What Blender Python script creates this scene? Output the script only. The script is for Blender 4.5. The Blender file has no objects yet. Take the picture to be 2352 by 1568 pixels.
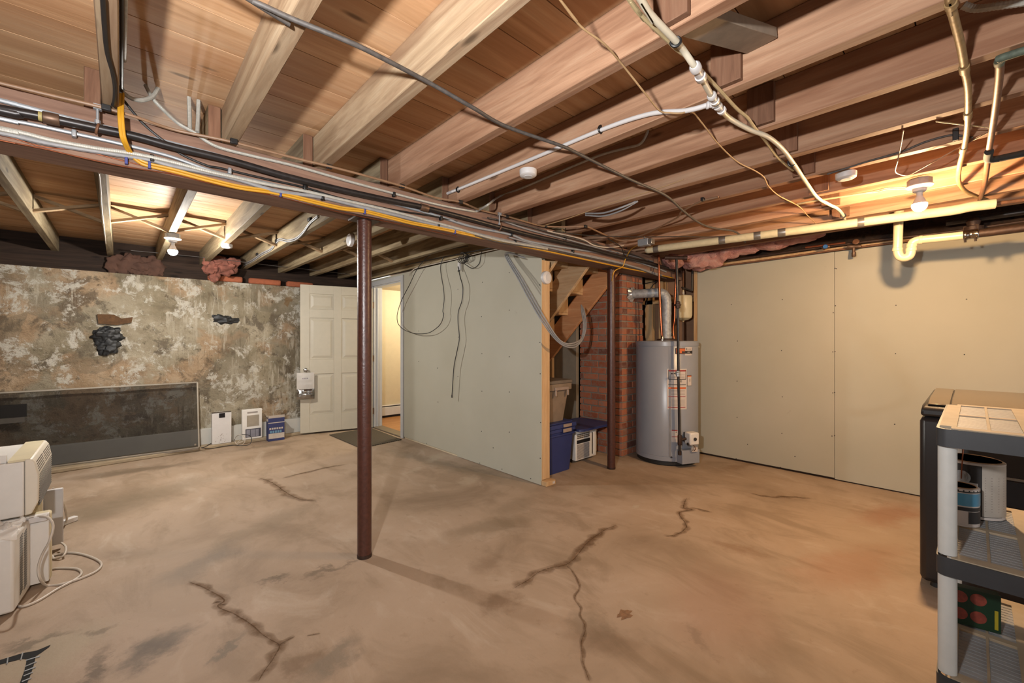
import bpy, math, random
from mathutils import Vector, Matrix, noise
random.seed(7)
C = bpy.context.scene.collection
V = Vector
PI = math.pi
# ---------------------------------------------------------------- camera model (photo taken as 2352 x 1568)
F, CX, CY, H = 977.0, 1176.0, 782.0, 1.28
YAW = math.radians(42.6)
FX, FY = math.sin(YAW), math.cos(YAW)
RX, RY = FY, -FX
def ray(px, py):
    d = (px - CX) / F
    return FX + d * RX, FY + d * RY, (CY - py) / F
def onz(px, py, z):
    a, b, c = ray(px, py); t = (z - H) / c
    return V((a * t, b * t, z))
def onx(px, py, x):
    a, b, c = ray(px, py); t = x / a
    return V((x, b * t, H + c * t))
def ony(px, py, y):
    a, b, c = ray(px, py); t = y / b
    return V((a * t, y, H + c * t))
def att(px, py, t):
    a, b, c = ray(px, py)
    return V((a * t, b * t, H + c * t))
# ---------------------------------------------------------------- mesh builder
class MB:
    def __init__(s):
        s.v = []; s.f = []; s.m = []
    def add(s, vs, fs, mi=0):
        o = len(s.v); s.v += [tuple(p) for p in vs]
        s.f += [tuple(i + o for i in f) for f in fs]; s.m += [mi] * len(fs)
        return s
    def box(s, x0, x1, y0, y1, z0, z1, mi=0):
        x0, x1 = min(x0, x1), max(x0, x1); y0, y1 = min(y0, y1), max(y0, y1); z0, z1 = min(z0, z1), max(z0, z1)
        return s.add([(x0, y0, z0), (x1, y0, z0), (x1, y1, z0), (x0, y1, z0), (x0, y0, z1), (x1, y0, z1), (x1, y1, z1), (x0, y1, z1)],
                     [(3, 2, 1, 0), (4, 5, 6, 7), (0, 1, 5, 4), (1, 2, 6, 5), (2, 3, 7, 6), (3, 0, 4, 7)], mi)
    def obox(s, c, ax, ay, az, mi=0):
        c, ax, ay, az = V(c), V(ax), V(ay), V(az)
        vs = [c - ax - ay - az, c + ax - ay - az, c + ax + ay - az, c - ax + ay - az, c - ax - ay + az, c + ax - ay + az, c + ax + ay + az, c - ax + ay + az]
        return s.add(vs, [(3, 2, 1, 0), (4, 5, 6, 7), (0, 1, 5, 4), (1, 2, 6, 5), (2, 3, 7, 6), (3, 0, 4, 7)], mi)
    def bar(s, p0, p1, w, h, up=(0, 0, 1), mi=0):
        p0, p1 = V(p0), V(p1); d = (p1 - p0); L = d.length; d.normalize()
        sd = d.cross(V(up)).normalized(); u = sd.cross(d)
        return s.obox((p0 + p1) / 2, d * L / 2, sd * w / 2, u * h / 2, mi)
    def tube(s, pts, r, seg=10, mi=0, cap=True):
        pts = [V(p) for p in pts]; n = len(pts)
        rr = r if isinstance(r, (list, tuple)) else [r] * n
        t0 = (pts[1] - pts[0]).normalized()
        a = t0.cross(V((0, 0, 1)))
        if a.length < .05: a = t0.cross(V((1, 0, 0)))
        a.normalize(); vs = []; prev = t0
        for i, p in enumerate(pts):
            t = (pts[min(i + 1, n - 1)] - pts[max(i - 1, 0)])
            t = t.normalized() if t.length > 1e-9 else prev
            q = prev.rotation_difference(t); a = (q @ a); a = (a - t * a.dot(t)).normalized(); prev = t
            b = t.cross(a)
            for k in range(seg):
                g = 2 * PI * k / seg
                vs.append(p + (a * math.cos(g) + b * math.sin(g)) * rr[i])
        fs = []
        for i in range(n - 1):
            for k in range(seg):
                k2 = (k + 1) % seg
                fs.append((i * seg + k, i * seg + k2, (i + 1) * seg + k2, (i + 1) * seg + k))
        if cap:
            fs.append(tuple(range(seg))[::-1]); fs.append(tuple((n - 1) * seg + k for k in range(seg)))
        return s.add(vs, fs, mi)
    def lathe(s, prof, o=(0, 0, 0), axis=(0, 0, 1), seg=32, mi=0):
        o = V(o); z = V(axis).normalized()
        x = z.cross(V((0, 1, 0)))
        if x.length < .05: x = z.cross(V((1, 0, 0)))
        x.normalize(); y = z.cross(x); vs = []; n = len(prof)
        for r, h in prof:
            for k in range(seg):
                g = 2 * PI * k / seg
                vs.append(o + z * h + (x * math.cos(g) + y * math.sin(g)) * max(r, 1e-5))
        fs = [(i * seg + k, i * seg + (k + 1) % seg, (i + 1) * seg + (k + 1) % seg, (i + 1) * seg + k) for i in range(n - 1) for k in range(seg)]
        fs.append(tuple(range(seg))[::-1]); fs.append(tuple((n - 1) * seg + k for k in range(seg)))
        return s.add(vs, fs, mi)
    def prism(s, poly, ext, mi=0):
        n = len(poly); e = V(ext); p = [V(q) for q in poly]
        fs = [tuple(range(n))[::-1], tuple(range(n, 2 * n))] + [(i, (i + 1) % n, n + (i + 1) % n, n + i) for i in range(n)]
        return s.add(p + [q + e for q in p], fs, mi)
    def quad(s, a, b, c, d, mi=0):
        return s.add([a, b, c, d], [(0, 1, 2, 3)], mi)
    def blob(s, c, rad, amp=.25, fr=6, seg=20, rings=12, mi=0, seed=0):
        c = V(c); vs = []; fs = []
        for i in range(rings + 1):
            th = PI * i / rings
            for k in range(seg):
                ph = 2 * PI * k / seg
                d = V((math.sin(th) * math.cos(ph), math.sin(th) * math.sin(ph), math.cos(th)))
                p = V((d.x * rad[0], d.y * rad[1], d.z * rad[2]))
                w = 1 + amp * (noise.noise((c + p) * fr + V((seed, seed, 0))) + .5 * noise.noise((c + p) * fr * 2.7))
                vs.append(c + p * w)
        for i in range(rings):
            for k in range(seg):
                k2 = (k + 1) % seg
                fs.append((i * seg + k, i * seg + k2, (i + 1) * seg + k2, (i + 1) * seg + k)[::-1])
        return s.add(vs, fs, mi)
    def build(s, name, mats, parent=None, bevel=0, label=None, cat=None, group=None, kind=None, smooth=True, origin=None):
        me = bpy.data.meshes.new(name)
        if not isinstance(mats, (list, tuple)): mats = [mats]
        if parent is not None:
            o = wloc(parent)
        elif origin is not None:
            o = V(origin)
        elif kind == 'structure':
            o = V((0, 0, 0))
        else:
            xs = [p[0] for p in s.v]; ys = [p[1] for p in s.v]; zs = [p[2] for p in s.v]
            o = V(((min(xs) + max(xs)) / 2, (min(ys) + max(ys)) / 2, min(zs)))
        me.from_pydata([(p[0] - o.x, p[1] - o.y, p[2] - o.z) for p in s.v], [], s.f)
        for m in mats: me.materials.append(m)
        me.polygons.foreach_set('material_index', s.m)
        if smooth:
            me.polygons.foreach_set('use_smooth', [True] * len(me.polygons))
            me.set_sharp_from_angle(angle=math.radians(38))
        me.update()
        ob = bpy.data.objects.new(name, me); C.objects.link(ob)
        if parent is not None:
            ob.parent = parent
        else:
            ob.location = o
        if bevel:
            b = ob.modifiers.new('bevel', 'BEVEL'); b.width = bevel; b.segments = 2; b.limit_method = 'ANGLE'; b.angle_limit = math.radians(50)
        tag(ob, label, cat, group, kind)
        return ob
def wloc(o):
    p = V((0, 0, 0))
    while o is not None:
        p = p + V(o.location); o = o.parent
    return p
def tag(o, label=None, cat=None, group=None, kind=None):
    if label: o['label'] = label
    if cat: o['category'] = cat
    if group: o['group'] = group
    if kind: o['kind'] = kind
    return o
def thing(name, loc, label, cat, group=None):
    o = bpy.data.objects.new(name, None); o.empty_display_size = .05; C.objects.link(o); o.location = loc
    return tag(o, label, cat, group)
def dup(root, delta, label=None, group=None):
    r = root.copy(); C.objects.link(r); r.location = V(root.location) + V(delta)
    if label: r['label'] = label
    if group: r['group'] = group
    for ch in root.children:
        c = ch.copy(); C.objects.link(c); c.parent = r
        for g in ch.children:
            d = g.copy(); C.objects.link(d); d.parent = c
    return r
def curve(pts, n=8):
    pts = [V(p) for p in pts]; out = []
    if len(pts) < 3: n2 = n
    P = [pts[0] * 2 - pts[1]] + pts + [pts[-1] * 2 - pts[-2]]
    for i in range(1, len(P) - 2):
        a, b, c, d = P[i - 1], P[i], P[i + 1], P[i + 2]
        for k in range(n):
            t = k / n
            out.append(.5 * ((2 * b) + (c - a) * t + (2 * a - 5 * b + 4 * c - d) * t * t + (3 * b - a - 3 * c + d) * t ** 3))
    out.append(pts[-1]); return out
def ext(pts, L):
    d = pts[0] - pts[1]; d.z = 0; d.normalize()
    return [pts[0] + d * L] + list(pts)
def flexpath(pts, r, pitch=.0065):
    pts = curve(pts, 10); L = [0]
    for i in range(1, len(pts)): L.append(L[-1] + (pts[i] - pts[i - 1]).length)
    N = max(8, int(L[-1] / pitch * 3)); out = []; rr = []; j = 0
    for i in range(N + 1):
        d = L[-1] * i / N
        while j < len(L) - 2 and L[j + 1] < d: j += 1
        w = (d - L[j]) / max(1e-9, L[j + 1] - L[j])
        out.append(pts[j].lerp(pts[j + 1], w)); rr.append(r * (1.0, 1.0, .91)[i % 3])
    return out, rr
def cable(name, pts, r, mat, label, cat='cable', group=None, seg=8, n=8, parent=None):
    return MB().tube(curve(pts, n), r, seg).build(name, mat, parent, label=label, cat=cat, group=group)
def flex(name, pts, r, mat, label, cat='conduit', group=None, pitch=.0065, seg=8):
    p, rr = flexpath(pts, r, pitch)
    return MB().tube(p, rr, seg).build(name, mat, label=label, cat=cat, group=group, smooth=True)
# ---------------------------------------------------------------- materials
class NT:
    def __init__(s, name):
        s.m = bpy.data.materials.new(name); s.m.use_nodes = True
        s.t = s.m.node_tree; s.t.nodes.clear()
        s.out = s.n('ShaderNodeOutputMaterial'); s.b = s.n('ShaderNodeBsdfPrincipled')
        s.l(s.b.outputs[0], s.out.inputs[0])
    def n(s, typ, **kw):
        nd = s.t.nodes.new(typ)
        for k, v in kw.items(): setattr(nd, k, v)
        return nd
    def l(s, a, b): s.t.links.new(a, b)
    def set(s, nd, **kw):
        for k, v in kw.items(): nd.inputs[k].default_value = v
        return nd
    def coord(s, scale=(1, 1, 1), rot=(0, 0, 0), kind='Object', loc=(0, 0, 0)):
        c = s.n('ShaderNodeTexCoord'); mp = s.n('ShaderNodeMapping')
        mp.inputs['Scale'].default_value = scale; mp.inputs['Rotation'].default_value = rot; mp.inputs['Location'].default_value = loc
        s.l(c.outputs[kind], mp.inputs['Vector']); return mp.outputs[0]
    def noise(s, vec, scale=5, detail=5, rough=.55, dist=0):
        nd = s.n('ShaderNodeTexNoise'); s.set(nd, Scale=scale, Detail=detail, Roughness=rough, Distortion=dist)
        s.l(vec, nd.inputs['Vector']); return nd.outputs['Fac']
    def ramp(s, fac, stops, interp='LINEAR'):
        r = s.n('ShaderNodeValToRGB'); r.color_ramp.interpolation = interp; e = r.color_ramp.elements
        while len(e) < len(stops): e.new(.5)
        for i, (p, c) in enumerate(stops):
            e[i].position = p
            if not isinstance(c, (tuple, list)): c = (c, c, c)
            e[i].color = (*c, 1)
        s.l(fac, r.inputs[0]); return r.outputs[0]
    def mix(s, fac, a, b, mode='MIX'):
        m = s.n('ShaderNodeMix', data_type='RGBA', blend_type=mode)
        for sock, v in ((m.inputs[0], fac), (m.inputs[6], a), (m.inputs[7], b)):
            if hasattr(v, 'is_linked') or hasattr(v, 'links'): s.l(v, sock)
            elif isinstance(v, (tuple, list)): sock.default_value = (*v, 1)
            else: sock.default_value = v
        return m.outputs[2]
    def math(s, op, a, b=0.0, c=None, clamp=False):
        m = s.n('ShaderNodeMath', operation=op); m.use_clamp = clamp
        for i, v in enumerate((a, b) if c is None else (a, b, c)):
            if hasattr(v, 'links'): s.l(v, m.inputs[i])
            else: m.inputs[i].default_value = v
        return m.outputs[0]
    def bump(s, h, strength=.3, dist=.01):
        b = s.n('ShaderNodeBump'); s.set(b, Strength=strength, Distance=dist); s.l(h, b.inputs['Height']); s.l(b.outputs[0], s.b.inputs['Normal'])
    def color(s, c):
        if hasattr(c, 'links'): s.l(c, s.b.inputs['Base Color'])
        else: s.b.inputs['Base Color'].default_value = (*c, 1)
    def fin(s, rough=.6, metal=0, spec=None):
        s.b.inputs['Roughness'].default_value = rough; s.b.inputs['Metallic'].default_value = metal
        if spec is not None: s.b.inputs['Specular IOR Level'].default_value = spec
        return s.m
KA = .62
def S(r, g, b):
    f = lambda u: (u / 255 / 12.92) if u / 255 <= .04045 else ((u / 255 + .055) / 1.055) ** 2.4
    return (f(r) * KA, f(g) * KA, f(b) * KA)
def plain(name, c, rough=.5, metal=0, var=.12, scale=14, bump=0, spec=None, stretch=(1, 1, 1)):
    k = NT(name); nz = k.noise(k.coord(stretch), scale, 5, .6)
    lo = tuple(x * (1 - var) for x in c); hi = tuple(min(1, x * (1 + var)) for x in c)
    k.color(k.ramp(nz, [(.3, lo), (.7, hi)]))
    if bump: k.bump(nz, bump, .004)
    return k.fin(rough, metal, spec)
def wood(name, dark, mid, light, axis='y', grain=1.0, rough=.7, stain=None, knots=True, randobj=.25):
    k = NT(name)
    sc = {'x': (1.1, 14, 14), 'y': (14, 1.1, 14), 'z': (14, 14, 1.1)}[axis]
    sc = tuple(q * grain for q in sc)
    oi = k.n('ShaderNodeObjectInfo'); c = k.n('ShaderNodeTexCoord'); add = k.n('ShaderNodeVectorMath', operation='ADD')
    geo = k.n('ShaderNodeNewGeometry')
    cm = k.n('ShaderNodeCombineXYZ')
    r1 = k.math('MULTIPLY', oi.outputs['Random'], 37.0); r2 = k.math('MULTIPLY', geo.outputs['Random Per Island'], 23.0)
    rs = k.math('ADD', r1, r2)
    for i in range(3): k.l(rs, cm.inputs[i])
    k.l(c.outputs['Object'], add.inputs[0]); k.l(cm.outputs[0], add.inputs[1])
    mp = k.n('ShaderNodeMapping'); mp.inputs['Scale'].default_value = sc; k.l(add.outputs[0], mp.inputs['Vector'])
    g = k.noise(mp.outputs[0], 1.6, 6, .6, .9)
    fine = k.noise(mp.outputs[0], 9, 4, .7, .2)
    mp2 = k.n('ShaderNodeMapping'); mp2.inputs['Scale'].default_value = tuple(q * .22 for q in sc); k.l(add.outputs[0], mp2.inputs['Vector'])
    big = k.noise(mp2.outputs[0], 2.2, 4, .6, 1.2)
    col = k.ramp(g, [(.28, dark), (.5, mid), (.74, light)])
    col = k.mix(k.math('MULTIPLY', k.ramp(fine, [(.42, 1.0), (.62, 0.0)]), .22), col, tuple(x * .6 for x in mid))
    if stain:
        col = k.mix(k.ramp(big, [(.44, 0.0), (.66, .75)]), col, stain)
    if knots:
        vo = k.n('ShaderNodeTexVoronoi'); vo.inputs['Scale'].default_value = 1.0
        mp3 = k.n('ShaderNodeMapping'); mp3.inputs['Scale'].default_value = tuple((2.0 if q < 3 else 7.0) for q in sc); k.l(add.outputs[0], mp3.inputs['Vector'])
        k.l(mp3.outputs[0], vo.inputs['Vector'])
        col = k.mix(k.ramp(vo.outputs['Distance'], [(.05, .75), (.11, 0.0)]), col, tuple(x * .3 for x in dark))
    # value differs from board to board
    rr = k.math('ADD', k.math('MULTIPLY', oi.outputs['Random'], .5), k.math('MULTIPLY', geo.outputs['Random Per Island'], .5))
    vv = k.math('ADD', k.math('MULTIPLY', rr, randobj * 2), 1 - randobj)
    hs = k.n('ShaderNodeHueSaturation'); k.l(col, hs.inputs['Color']); k.l(vv, hs.inputs['Value'])
    k.color(hs.outputs[0]); k.bump(fine, .25, .003)
    return k.fin(rough, 0, .25)
# ---------------------------------------------------------------- palette
M = {}
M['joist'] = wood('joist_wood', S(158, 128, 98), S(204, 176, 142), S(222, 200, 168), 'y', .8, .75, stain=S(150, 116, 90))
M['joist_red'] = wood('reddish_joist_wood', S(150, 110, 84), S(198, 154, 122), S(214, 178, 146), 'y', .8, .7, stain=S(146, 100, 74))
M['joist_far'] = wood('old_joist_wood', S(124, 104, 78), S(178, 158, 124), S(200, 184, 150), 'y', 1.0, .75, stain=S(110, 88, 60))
M['sub'] = wood('subfloor_wood', S(190, 142, 96), S(238, 190, 144), S(250, 212, 170), 'x', .5, .7, stain=S(196, 144, 102), randobj=.15)
M['beam'] = wood('beam_wood', S(120, 90, 74), S(156, 122, 104), S(176, 142, 120), 'x', 1.0, .75, randobj=.05)
M['new'] = wood('new_lumber', S(206, 160, 110), S(228, 188, 140), S(238, 204, 160), 'z', .9, .6, randobj=.08)
M['strut'] = wood('strut_wood', S(136, 108, 78), S(178, 148, 112), S(196, 170, 134), 'x', 1.0, .75)
M['stair'] = wood('stair_lumber', S(196, 132, 86), S(226, 164, 116), S(238, 190, 142), 'y', .8, .65, randobj=.1)
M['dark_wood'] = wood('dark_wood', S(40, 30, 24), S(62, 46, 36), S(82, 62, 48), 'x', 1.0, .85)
M['ply'] = plain('plywood', S(168, 128, 98), .8, var=.1, scale=6)
M['green'] = None
def drywall():
    k = NT('green_drywall'); c = k.coord()
    a = k.noise(c, 1.3, 4, .5); b = k.noise(c, 40, 3, .6)
    col = k.ramp(a, [(.3, S(198, 193, 174)), (.7, S(208, 203, 186))])
    sm = k.noise(k.coord((1, 1, 1)), 7, 8, .75)
    col = k.mix(k.ramp(sm, [(.66, 0.0), (.76, .35)]), col, S(140, 132, 108))
    k.color(col); k.bump(b, .08, .002); return k.fin(.72, 0, .3)
M['green'] = drywall()
M['black_dot'] = plain('screw_black', S(40, 36, 32), .5)
M['white_paint'] = plain('white_trim_paint', S(214, 214, 214), .4, var=.04)
M['cream_paint'] = plain('cream_door_paint', S(222, 212, 190), .42, var=.03)
M['hall_paint'] = plain('hall_wall_paint', S(238, 222, 190), .6, var=.03)
M['post'] = plain('oxide_red_steel', S(86, 50, 40), .34, 0, .25, 60, .35, .5)
M['black_iron'] = plain('black_iron', S(52, 48, 48), .38, .3, .35, 30)
M['iron'] = plain('rusty_iron', S(74, 54, 44), .55, .4, .35, 40, .3)
M['brass'] = plain('dull_bronze', S(128, 102, 84), .45, .6, .25, 30)
M['zinc'] = plain('zinc_plated_steel', S(186, 190, 194), .36, .35, .12, 40)
M['emt'] = plain('grey_conduit', S(176, 182, 188), .42, .1, .1, 20)
M['flex'] = plain('flexible_steel_conduit', S(206, 204, 194), .45, .15, .15, 60)
M['galv'] = plain('galvanised_vent', S(184, 186, 188), .5, .2, .3, 26)
M['copper'] = plain('bright_copper', S(196, 118, 84), .28, .9, .15, 30)
M['copper_dull'] = plain('dull_copper', S(138, 96, 70), .55, .25, .25, 30)
M['verdigris'] = plain('green_tarnish', S(112, 124, 108), .7, .2, .3, 50)
M['tancable'] = plain('tan_cable_sheath', S(160, 124, 94), .5, 0, .15, 30)
M['tanwire'] = plain('tan_bell_wire', S(206, 168, 122), .5, 0, .12, 30)
M['creamcable'] = plain('cream_cable_sheath', S(214, 192, 146), .5, 0, .12, 30)
M['whitecable'] = plain('white_cable_sheath', S(226, 214, 200), .5, 0, .06, 30)
M['yellow'] = plain('yellow_cable_sheath', S(232, 172, 46), .45, 0, .08, 30)
M['blackcable'] = plain('black_cable_sheath', S(34, 32, 32), .5, 0, .2, 30)
M['oldcable'] = plain('old_grey_cable', S(84, 78, 74), .6, 0, .3, 60)
M['greycable'] = plain('grey_cable_sheath', S(164, 164, 166), .5, 0, .12, 30)
M['black_plastic'] = plain('black_plastic', S(26, 26, 28), .45, 0, .2, 40)
M['bluetape'] = plain('blue_clip', S(64, 74, 150), .5)
M['whiteplastic'] = plain('white_plastic', S(236, 232, 230), .4, 0, .03, 20)
M['pex'] = plain('cream_plastic_pipe', S(242, 232, 208), .5, 0, .06, 20)
M['pvc'] = plain('ivory_pvc_pipe', S(236, 222, 184), .35, 0, .04, 20)
M['armaflex'] = plain('cream_foam_sleeve', S(208, 200, 170), .75, 0, .08, 30, .2)
M['silver_tape'] = plain('silver_tape', S(170, 166, 160), .35, .7, .15, 40)
M['bamboo'] = plain('varnished_pipe', S(176, 144, 96), .5, .05, .25, 40, .2)
M['foamblack'] = plain('black_foam_sleeve', S(44, 46, 44), .85, 0, .2, 50)
M['acwhite'] = plain('aged_white_plastic', S(250, 246, 240), .45, 0, .04, 12)
M['acyellow'] = plain('yellowed_plastic', S(240, 226, 188), .5, 0, .07, 8)
M['accream'] = plain('cream_plastic', S(248, 238, 220), .5, 0, .05, 8)
M['cleat'] = wood('cleat_wood', S(108, 76, 58), S(144, 104, 80), S(164, 126, 100), 'z', .9, .75)
M['acdark'] = plain('dark_grille_gap', S(104, 92, 78), .7)
M['blackshine'] = plain('black_gloss', S(24, 24, 30), .18, 0, .1, 10)
M['charcoal'] = plain('charcoal_plastic', S(56, 58, 62), .5, 0, .12, 20)
M['shelfgrey'] = plain('grey_shelf_leg', S(222, 222, 218), .5, 0, .05, 20)
M['shelfdeck'] = plain('dusty_lit_shelf_deck', S(186, 168, 142), .65, 0, .12, 12)  # tan mixes dust with light on the deck top, painted into the colour
M['slat'] = plain('grey_shelf_slats', S(172, 174, 176), .55, 0, .08, 20)
M['appl'] = plain('black_appliance_enamel', S(46, 42, 42), .32, 0, .06, 10)
M['appltop'] = plain('appliance_top', S(120, 104, 84), .22, .25, .06, 10)
M['bluebin'] = plain('blue_plastic', S(52, 64, 122), .45, 0, .08, 10)
M['tanbin'] = plain('dusty_tan_plastic', S(150, 130, 110), .6, 0, .15, 9)
M['bintan'] = plain('tan_handle_plastic', S(170, 150, 136), .55)
M['heater'] = plain('grey_heater_enamel', S(164, 168, 178), .3, 0, .03, 6)
M['heaterdark'] = plain('heater_black_base', S(28, 28, 28), .6)
M['paper'] = plain('paper_label', S(226, 214, 206), .6, 0, .03)
M['red'] = plain('label_red', S(176, 44, 44), .6)
M['orange'] = plain('label_orange', S(228, 112, 44), .5)
M['ink'] = plain('label_ink', S(44, 40, 40), .6)
M['inkgrey'] = plain('label_grey_text', S(168, 158, 152), .6)
M['silver'] = plain('silver_foil', S(190, 186, 180), .18, .95, .3, 12, .6)
M['chrome'] = plain('chrome', S(210, 206, 200), .14, 1.0, .05)
M['alu'] = plain('aluminium_frame', S(176, 166, 150), .4, .5, .06)
M['tar'] = plain('black_tar', S(30, 32, 34), .55, 0, .5, 24, .8)
M['pink'] = None
def pink():
    k = NT('pink_fibreglass'); c = k.coord()
    a = k.noise(c, 9, 6, .65, .6); b = k.noise(c, 60, 5, .7)
    col = k.ramp(a, [(.26, S(196, 132, 122)), (.45, S(252, 184, 172)), (.75, S(255, 212, 200))])
    k.color(col); k.bump(k.math('ADD', a, b), 1.0, .03); return k.fin(.95, 0, .1)
M['pink'] = pink()
M['pinkdark'] = plain('dirty_fibreglass', S(150, 92, 76), .95, 0, .45, 10, .6)
def stone():
    k = NT('parged_stone_wall'); c = k.coord()
    wv = k.n('ShaderNodeTexNoise'); k.set(wv, Scale=3.0, Detail=4); k.l(c, wv.inputs['Vector'])
    ad = k.n('ShaderNodeVectorMath', operation='MULTIPLY_ADD'); k.l(wv.outputs['Color'], ad.inputs[0]); ad.inputs[1].default_value = (.22, .22, .22); k.l(c, ad.inputs[2])
    wc = ad.outputs[0]
    def off(d):
        v = k.n('ShaderNodeVectorMath', operation='ADD'); k.l(wc, v.inputs[0]); v.inputs[1].default_value = (d, d * 1.7, d * .6); return v.outputs[0]
    b1 = k.noise(wc, 2.0, 9, .66); b2 = k.noise(off(3), 4.5, 10, .7); b3 = k.noise(c, 13, 9, .75); fine = k.noise(c, 48, 6, .7)
    col = k.ramp(b1, [(.32, S(120, 108, 88)), (.45, S(160, 148, 124)), (.56, S(186, 174, 150)), (.68, S(204, 192, 168))])
    # pink-brown scratch coat showing through, mostly low and to the left
    sx = k.n('ShaderNodeSeparateXYZ'); k.l(c, sx.inputs[0])
    low = k.math('MULTIPLY_ADD', sx.outputs[0], -.05, .04); pk = k.math('ADD', k.noise(off(8), 1.5, 6, .6), low)
    col = k.mix(k.ramp(pk, [(.515, 0.0), (.575, .75)]), col, k.ramp(b2, [(.36, S(150, 120, 92)), (.5, S(194, 162, 128)), (.64, S(216, 188, 156))]))
    dk = k.noise(off(14), 3.1, 10, .72)
    col = k.mix(k.ramp(dk, [(.53, 0.0), (.595, .72)]), col, S(102, 90, 76))
    vo = k.n('ShaderNodeTexVoronoi', feature='F1'); vo.inputs['Scale'].default_value = 3.2; k.l(wc, vo.inputs['Vector'])
    vr = k.n('ShaderNodeSeparateColor'); k.l(vo.outputs['Color'], vr.inputs[0])
    col = k.mix(k.ramp(vr.outputs[0], [(.72, 0.0), (.8, .45)]), col, S(132, 122, 104))
    wt = k.noise(off(21), 5.0, 12, .78)
    col = k.mix(k.ramp(wt, [(.525, 0.0), (.575, .95)]), col, S(226, 220, 206))
    dr = k.noise(k.coord((20, 20, 2.2)), 1.0, 7, .7); drm = k.math('ADD', k.noise(off(5), 1.3, 3, .5), k.math('MULTIPLY', sx.outputs[0], .05))
    col = k.mix(k.math('MULTIPLY', k.ramp(dr, [(.54, 0.0), (.62, .7)]), k.ramp(drm, [(.5, 0.0), (.58, 1.0)])), col, S(216, 206, 186))
    col = k.mix(k.math('MULTIPLY', k.ramp(dr, [(.34, .6), (.42, 0.0)]), k.ramp(drm, [(.5, 0.0), (.58, 1.0)])), col, S(116, 100, 78))
    col = k.mix(k.ramp(b3, [(.33, .75), (.42, 0.0)]), col, S(92, 78, 60))
    rb = k.noise(off(30), 2.6, 5, .6)
    col = k.mix(k.ramp(rb, [(.67, 0.0), (.685, .7)]), col, S(150, 116, 76))
    k.color(col)
    h = k.math('ADD', k.math('ADD', k.math('MULTIPLY', b2, 1.0), k.math('MULTIPLY', b3, .9)), k.math('MULTIPLY', fine, .5))
    k.bump(h, .8, .03); return k.fin(.9, 0, .15)
M['stone'] = stone()
# floor: concrete with stains whose shapes are fixed to the slab
BL = []
def blot(p, rx, ry, ang, c, st):
    q = onz(p[0], p[1], 0); BL.append((q.x, q.y, rx, ry, ang, c, st * .8))
def streak(p0, p1, w, c, st):
    a, b = onz(*p0, 0), onz(*p1, 0); d = b - a; q = (a + b) / 2; BL.append((q.x, q.y, d.length / 2 + w, w, math.atan2(d.y, d.x), c, st * .8))
GR, DK, BR_, PL = S(126, 112, 90), S(92, 77, 60), S(130, 102, 76), S(212, 196, 172)
blot((300, 1150), 1.0, .32, .5, GR, .55); blot((470, 1290), .34, .14, .6, S(120, 116, 108), .5); blot((620, 1200), .5, .14, .5, GR, .4); blot((840, 1090), .4, .2, .2, S(140, 122, 96), .4)
streak((130, 1105), (470, 1058), .14, S(104, 88, 66), .7); streak((500, 1040), (700, 1010), .1, S(120, 102, 78), .5)
streak((880, 1030), (1235, 1125), .16, S(116, 104, 84), .6); blot((1000, 1050), .22, .1, .5, PL, .6); blot((1075, 1105), .2, .1, .5, PL, .5); blot((950, 1080), .16, .07, .3, PL, .4)
streak((615, 1342), (665, 1328), .035, DK, .75); streak((705, 1325), (800, 1295), .045, DK, .7); streak((800, 1290), (815, 1286), .03, DK, .5)
blot((370, 1482), .15, .11, .3, S(104, 94, 84), .8); blot((330, 1510), .12, .1, .3, S(108, 96, 84), .7); blot((770, 1512), .17, .08, .4, S(120, 110, 95), .7); blot((690, 1520), .08, .1, .3, S(122, 94, 66), .7); blot((515, 1490), .12, .03, .8, S(104, 100, 92), .6)
blot((105, 1500), .26, .2, .5, S(196, 182, 156), .75); streak((235, 1500), (205, 1568), .055, DK, .85); streak((170, 1445), (20, 1480), .035, S(96, 84, 66), .7); blot((218, 1448), .06, .04, .4, DK, .6)
blot((1110, 1295), .14, .11, 0, BR_, .5); blot((1150, 1382), .11, .1, 0, BR_, .65); streak((1010, 1240), (1230, 1180), .14, S(130, 112, 86), .55); blot((1180, 1160), .3, .12, .2, S(138, 120, 96), .45); blot((1330, 1125), .34, .16, .2, PL, .35)
streak((1340, 1262), (1385, 1218), .05, S(108, 78, 50), .8); streak((1225, 1330), (1180, 1352), .03, BR_, .5); blot((1350, 1440), .1, .12, 0, S(126, 112, 92), .5); blot((1390, 1470), .22, .1, -.6, S(132, 110, 90), .45)
blot((2040, 1180), .45, .16, -.3, S(164, 96, 54), .55); blot((1960, 1300), .6, .2, -.3, S(170, 104, 62), .4); streak((1640, 1245), (1740, 1275), .09, S(136, 96, 62), .5); blot((1650, 1390), .5, .3, .2, S(186, 142, 122), .4); blot((1700, 1070), .5, .1, -.2, S(134, 100, 70), .5); streak((1640, 1500), (1600, 1440), .04, S(116, 100, 84), .4)
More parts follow.
